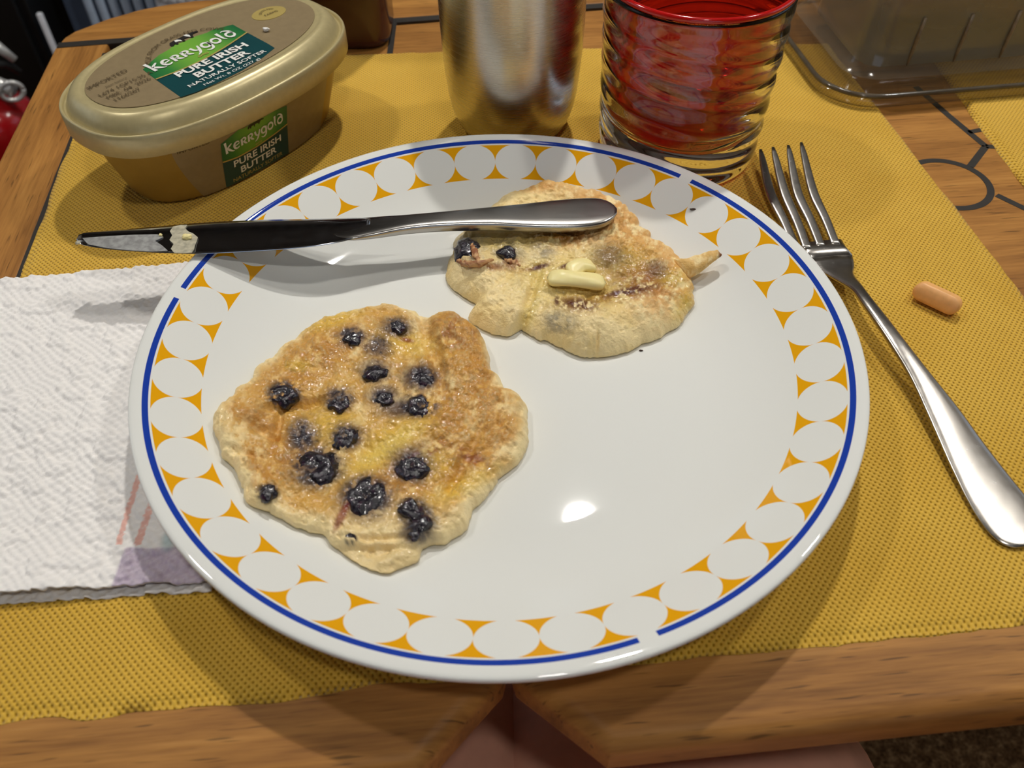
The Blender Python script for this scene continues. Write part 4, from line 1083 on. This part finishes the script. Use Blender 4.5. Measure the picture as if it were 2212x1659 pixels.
# ------------------------------------------------------------------ clear plastic container
def rrect(x0, y0, x1, y1, r, n=8):
    o = []
    for cx, cy, a0 in ((x1 - r, y0 + r, -90), (x1 - r, y1 - r, 0), (x0 + r, y1 - r, 90), (x0 + r, y0 + r, 180)):
        o += [(cx + r * math.cos(math.radians(a0 + 90 * k / n)), cy + r * math.sin(math.radians(a0 + 90 * k / n))) for k in range(n + 1)]
    return o
CB = empty('plastic_container', (.1735, .1845, .0026), math.radians(7.6)); tag(CB, 'cloudy clear plastic food container with ribbed sides at the back right', 'container')
def prisms(name, secs, mat, par, cap0=True, cap1=True):
    rings = [[(x, y, z) for x, y in rrect(i, i, .175 - i, .135 - i, max(.004, .030 - i * .6))] for i, z in secs]
    v, f = loft(rings, cap0, cap1); return fixn(mesh(name, v, f, mat, par))
prisms('tray_rim', [(.0030, .0002), (.0005, .0004), (.0, .0012), (.0, .0040), (.0006, .0052), (.0030, .0056), (.0048, .0052), (.0056, .0040)], M['tray'], CB, True, False)
prisms('tray_rim_bead', [(.0008, .0052), (.0002, .0060), (.0004, .0070), (.0016, .0076), (.0028, .0070), (.0030, .0060), (.0020, .0052)], simple('plastic_bead', lin(120, 112, 98), .12, var=.1, scale=100, trans=.6), CB, False, False)
prisms('flange', [(.0020, .0066), (.0040, .0062), (.0100, .0060), (.0180, .0062)], M['tray'], CB, False, False)
prisms('cover', [(.0180, .0062), (.0200, .0080), (.0225, .0120), (.0240, .0200), (.0255, .0400), (.0270, .0620), (.0290, .0660), (.0330, .0680)], M['cloudy_wall'], CB, False, True)
for k in range(5):
    x = .049 + k * .0265
    pts = [(x + .0000, .0212, .0115), (x + .0012, .0226, .0170), (x + .0022, .0236, .0250), (x + .0032, .0246, .0360)]
    v, f = tube(pts, [.0004, .0010, .0011, .0009], 8); mesh('rib', v, f, simple('rib_plastic', lin(122, 104, 76), .3, var=.2, scale=300), CB)
prisms('inner_liner', [(.0290, .0075), (.0300, .030), (.0310, .055)], film('milky_liner', (.8, .8, .77, 1), .55, lin(150, 146, 128), 1.2, .3), CB, True, True)

# ------------------------------------------------------------------ syrup bottle
sb = empty('syrup_bottle', (-.0975, .2835, .0002)); tag(sb, 'dark reddish brown syrup bottle behind the butter tub', 'bottle')
M['syrup'] = simple('dark_syrup_plastic', lin(62, 26, 22), .25, var=.2, scale=30, coat=.3)
secs = [(.006, 0), (.0025, .0006), (.0008, .0025), (0, .006), (0, .04), (0, .10), (.002, .118), (.008, .134), (.016, .146), (.021, .152)]
rings = [[(x - .032, y - .022, z) for x, y in rrect(i, i * .8, .064 - i, .044 - i * .8, max(.003, .012 - i * .2))] for i, z in secs]
v, f = loft(rings); fixn(mesh('bottle_body', v, f, M['syrup'], sb))
v, f = lathe([(.0105, .150), (.0105, .158), (.014, .158), (.014, .176), (.012, .178), (.001, .178)], 32); mesh('bottle_cap', v, f, simple('bottle_cap_plastic', lin(40, 34, 30), .4), sb)

# ------------------------------------------------------------------ background beyond the table
fe = empty('fire_extinguisher', (-.655, .770, FLOOR)); tag(fe, 'small red fire extinguisher with chrome valve beyond the table corner', 'fire extinguisher')
M['red_paint'] = simple('red_gloss_paint', lin(158, 12, 18), .22, var=.05, coat=.4)
M['chrome'] = simple('chrome_valve', lin(206, 206, 204), .25, .45)
M['black_rubber'] = simple('black_plastic', lin(18, 18, 18), .5)
top = -.312 - FLOOR
v, f = lathe([(.001, 0), (.046, 0), (.049, .004), (.05, .012), (.05, top - .045), (.048, top - .03), (.041, top - .015), (.028, top - .004), (.018, top), (.018, top + .012), (.001, top + .012)], 48); mesh('cylinder', v, f, M['red_paint'], fe)
v, f = lathe([(.013, top + .010), (.015, top + .014), (.015, top + .036), (.010, top + .042), (.001, top + .043)], 24); mesh('valve_body', v, f, M['chrome'], fe)
v, f = tube([(.0, 0, top + .026), (.020, -.006, top + .022), (.046, -.016, top + .014)], [.008, .008, .009], 14); fixn(mesh('nozzle', v, f, M['chrome'], fe))
v, f = tube([(.046 + .0115 * math.cos(t), -.018 + .006 * math.cos(t), top + .014 + .0115 * math.sin(t)) for t in np.linspace(0, 2 * math.pi, 25)], .0030, 8); mesh('nozzle_ring', v, f, M['chrome'], fe)
v, f = tube([(.0, .0, top + .042), (.015, .010, top + .056), (.034, .016, top + .054), (.046, .018, top + .036)], [.006, .007, .007, .005], 10); mesh('lever', v, f, M['chrome'], fe)
v, f = tube([(.0, .0, top + .030), (.015, .010, top + .036), (.034, .018, top + .032), (.044, .020, top + .018)], [.005, .006, .006, .004], 10); mesh('carry_handle', v, f, M['black_rubber'], fe)

# dark cabinet at the far left
cab = empty('cabinet', (-.84, 1.12, FLOOR)); tag(cab, 'black cabinet standing behind the fire extinguisher', 'cabinet')
M['black_cab'] = simple('black_laminate', lin(14, 14, 15), .4, var=.2, scale=20)
box('body', (-.36, -.12, 0), (.155, .30, 1.05), M['black_cab'], cab, .004, 2)
box('door', (-.35, -.135, .05), (.145, -.118, 1.02), M['black_cab'], cab, .003, 2)
v, f = tube([(.11, -.15, .52), (.11, -.15, .68)], .005, 10); mesh('handle', v, f, M['chrome'], cab)
# bright edge strip
es = box('edge_strip', (-.004, -.004, 0), (.004, .004, .405), simple('white_edge_trim', lin(225, 228, 235), .3), None, .002, 2); es.location = (-.672, 1.0, FLOOR)
tag(es, 'narrow upright white strip beside the black cabinet', 'trim')
# blue-grey ribbed panel
rp = empty('ribbed_panel', (-.40, 1.06, FLOOR)); tag(rp, 'blue grey panel with upright ribs beyond the far table corner', 'panel')
M['bluegrey'] = simple('blue_grey_vinyl', lin(170, 186, 206), .5, var=.08, scale=40)
M['bluedark'] = simple('dark_blue_grey_vinyl', lin(72, 84, 104), .5, var=.08, scale=40)
box('backing', (-.262, 0, 0), (.60, .03, .62), M['bluedark'], rp)
rib0 = None
for k in range(44):
    x_ = -.222 + k * .0185
    if rib0 is None:
        rib0 = box('rib', (-.0068, -.012, .0), (.0068, .002, .62), M['bluegrey'], rp, .005, 3)
        rib0.location = (x_, 0, 0)
    else:
        o = rib0.copy(); COL.objects.link(o); o.parent = rp; o.location = (x_, 0, 0)
# pale throw hanging in front of the panel
def throw():
    nu, nv = 70, 130; v = []; f = []
    for j in range(nv + 1):
        for i in range(nu + 1):
            u, w_ = i / nu, j / nv
            v.append((-.505 + u * .20, 1.022 - .012 * math.sin(u * 9) - .006 * abs(math.sin(u * 55) * math.sin(w_ * 120)), FLOOR + .004 + w_ * .60))
    for j in range(nv):
        for i in range(nu): a = j * (nu + 1) + i; f.append((a, a + 1, a + nu + 2, a + nu + 1))
    o = mesh('throw_blanket', v, f, simple('white_knit', lin(215, 218, 224), .9, var=.1, scale=300))
    so = o.modifiers.new('s', 'SOLIDIFY'); so.thickness = .008; so.offset = 0
    base_origin(o); tag(o, 'white knitted throw hanging in front of the blue grey ribbed panel', 'blanket')
    return o
throw()

# ------------------------------------------------------------------ seated person: bare legs under the table
def person():
    t = empty('person', (0, -.25, FLOOR)); tag(t, 'bare legs of a person sitting at the front of the table', 'person')
    me = bpy.data.meshes.new('legs')
    z = lambda q: q - FLOOR
    V = [(0, -.30, z(-.19))]; E = []; Rr = [(.12, .10)]
    for s in (-1, 1):
        k = len(V)
        pts = [((.062 * s + .004), -.26, z(-.175), .125, .118), (.050 * s + .004, -.08, z(-.172), .130, .118), (.058 * s + .004, .07, z(-.170), .128, .115), (.074 * s + .004, .185, z(-.17), .092, .08), (.088 * s, .215, z(-.25), .060, .060), (.088 * s, .20, z(-.38), .060, .062), (.088 * s, .18, z(-.52), .046, .048), (.088 * s, .165, z(-.655), .038, .040), (.092 * s, .20, z(-.685), .040, .032), (.098 * s, .29, z(-.70), .040, .020), (.10 * s, .335, z(-.705), .03, .014)]
        for i, p in enumerate(pts):
            V.append(p[:3]); Rr.append(p[3:]); E.append((0, k) if i == 0 else (k + i - 1, k + i))
    me.from_pydata(V, E, []); o = bpy.data.objects.new('legs', me); COL.objects.link(o)
    sk = o.modifiers.new('skin', 'SKIN'); su = o.modifiers.new('sub', 'SUBSURF'); su.levels = 2; su.render_levels = 2
    for i, sv in enumerate(me.skin_vertices[0].data): sv.radius = Rr[i]; sv.use_root = (i == 0)
    dg = bpy.context.evaluated_depsgraph_get(); m2 = bpy.data.meshes.new_from_object(o.evaluated_get(dg)); bpy.data.objects.remove(o); m2.shade_smooth()
    m2.materials.clear(); m2.materials.append(simple('skin', lin(236, 176, 150), .55, var=.06, scale=60, sss=.05)); m2.name = 'legs'
    b = bpy.data.objects.new('legs', m2); COL.objects.link(b); b.parent = t
    rings = []
    for y, rx, rz_ in [(-.44, .17, .10), (-.36, .19, .115), (-.28, .185, .110), (-.24, .180, .104), (-.21, .178, .100)]:
        rings.append([(.002 + rx * math.cos(a), y, z(-.19) + rz_ * math.sin(a)) for a in np.linspace(0, 2 * math.pi, 32, endpoint=False)])
    v, f = loft(rings, True, False); sh = fixn(mesh('shorts', v, f, simple('navy_shorts', lin(40, 44, 60), .8), t))
person()
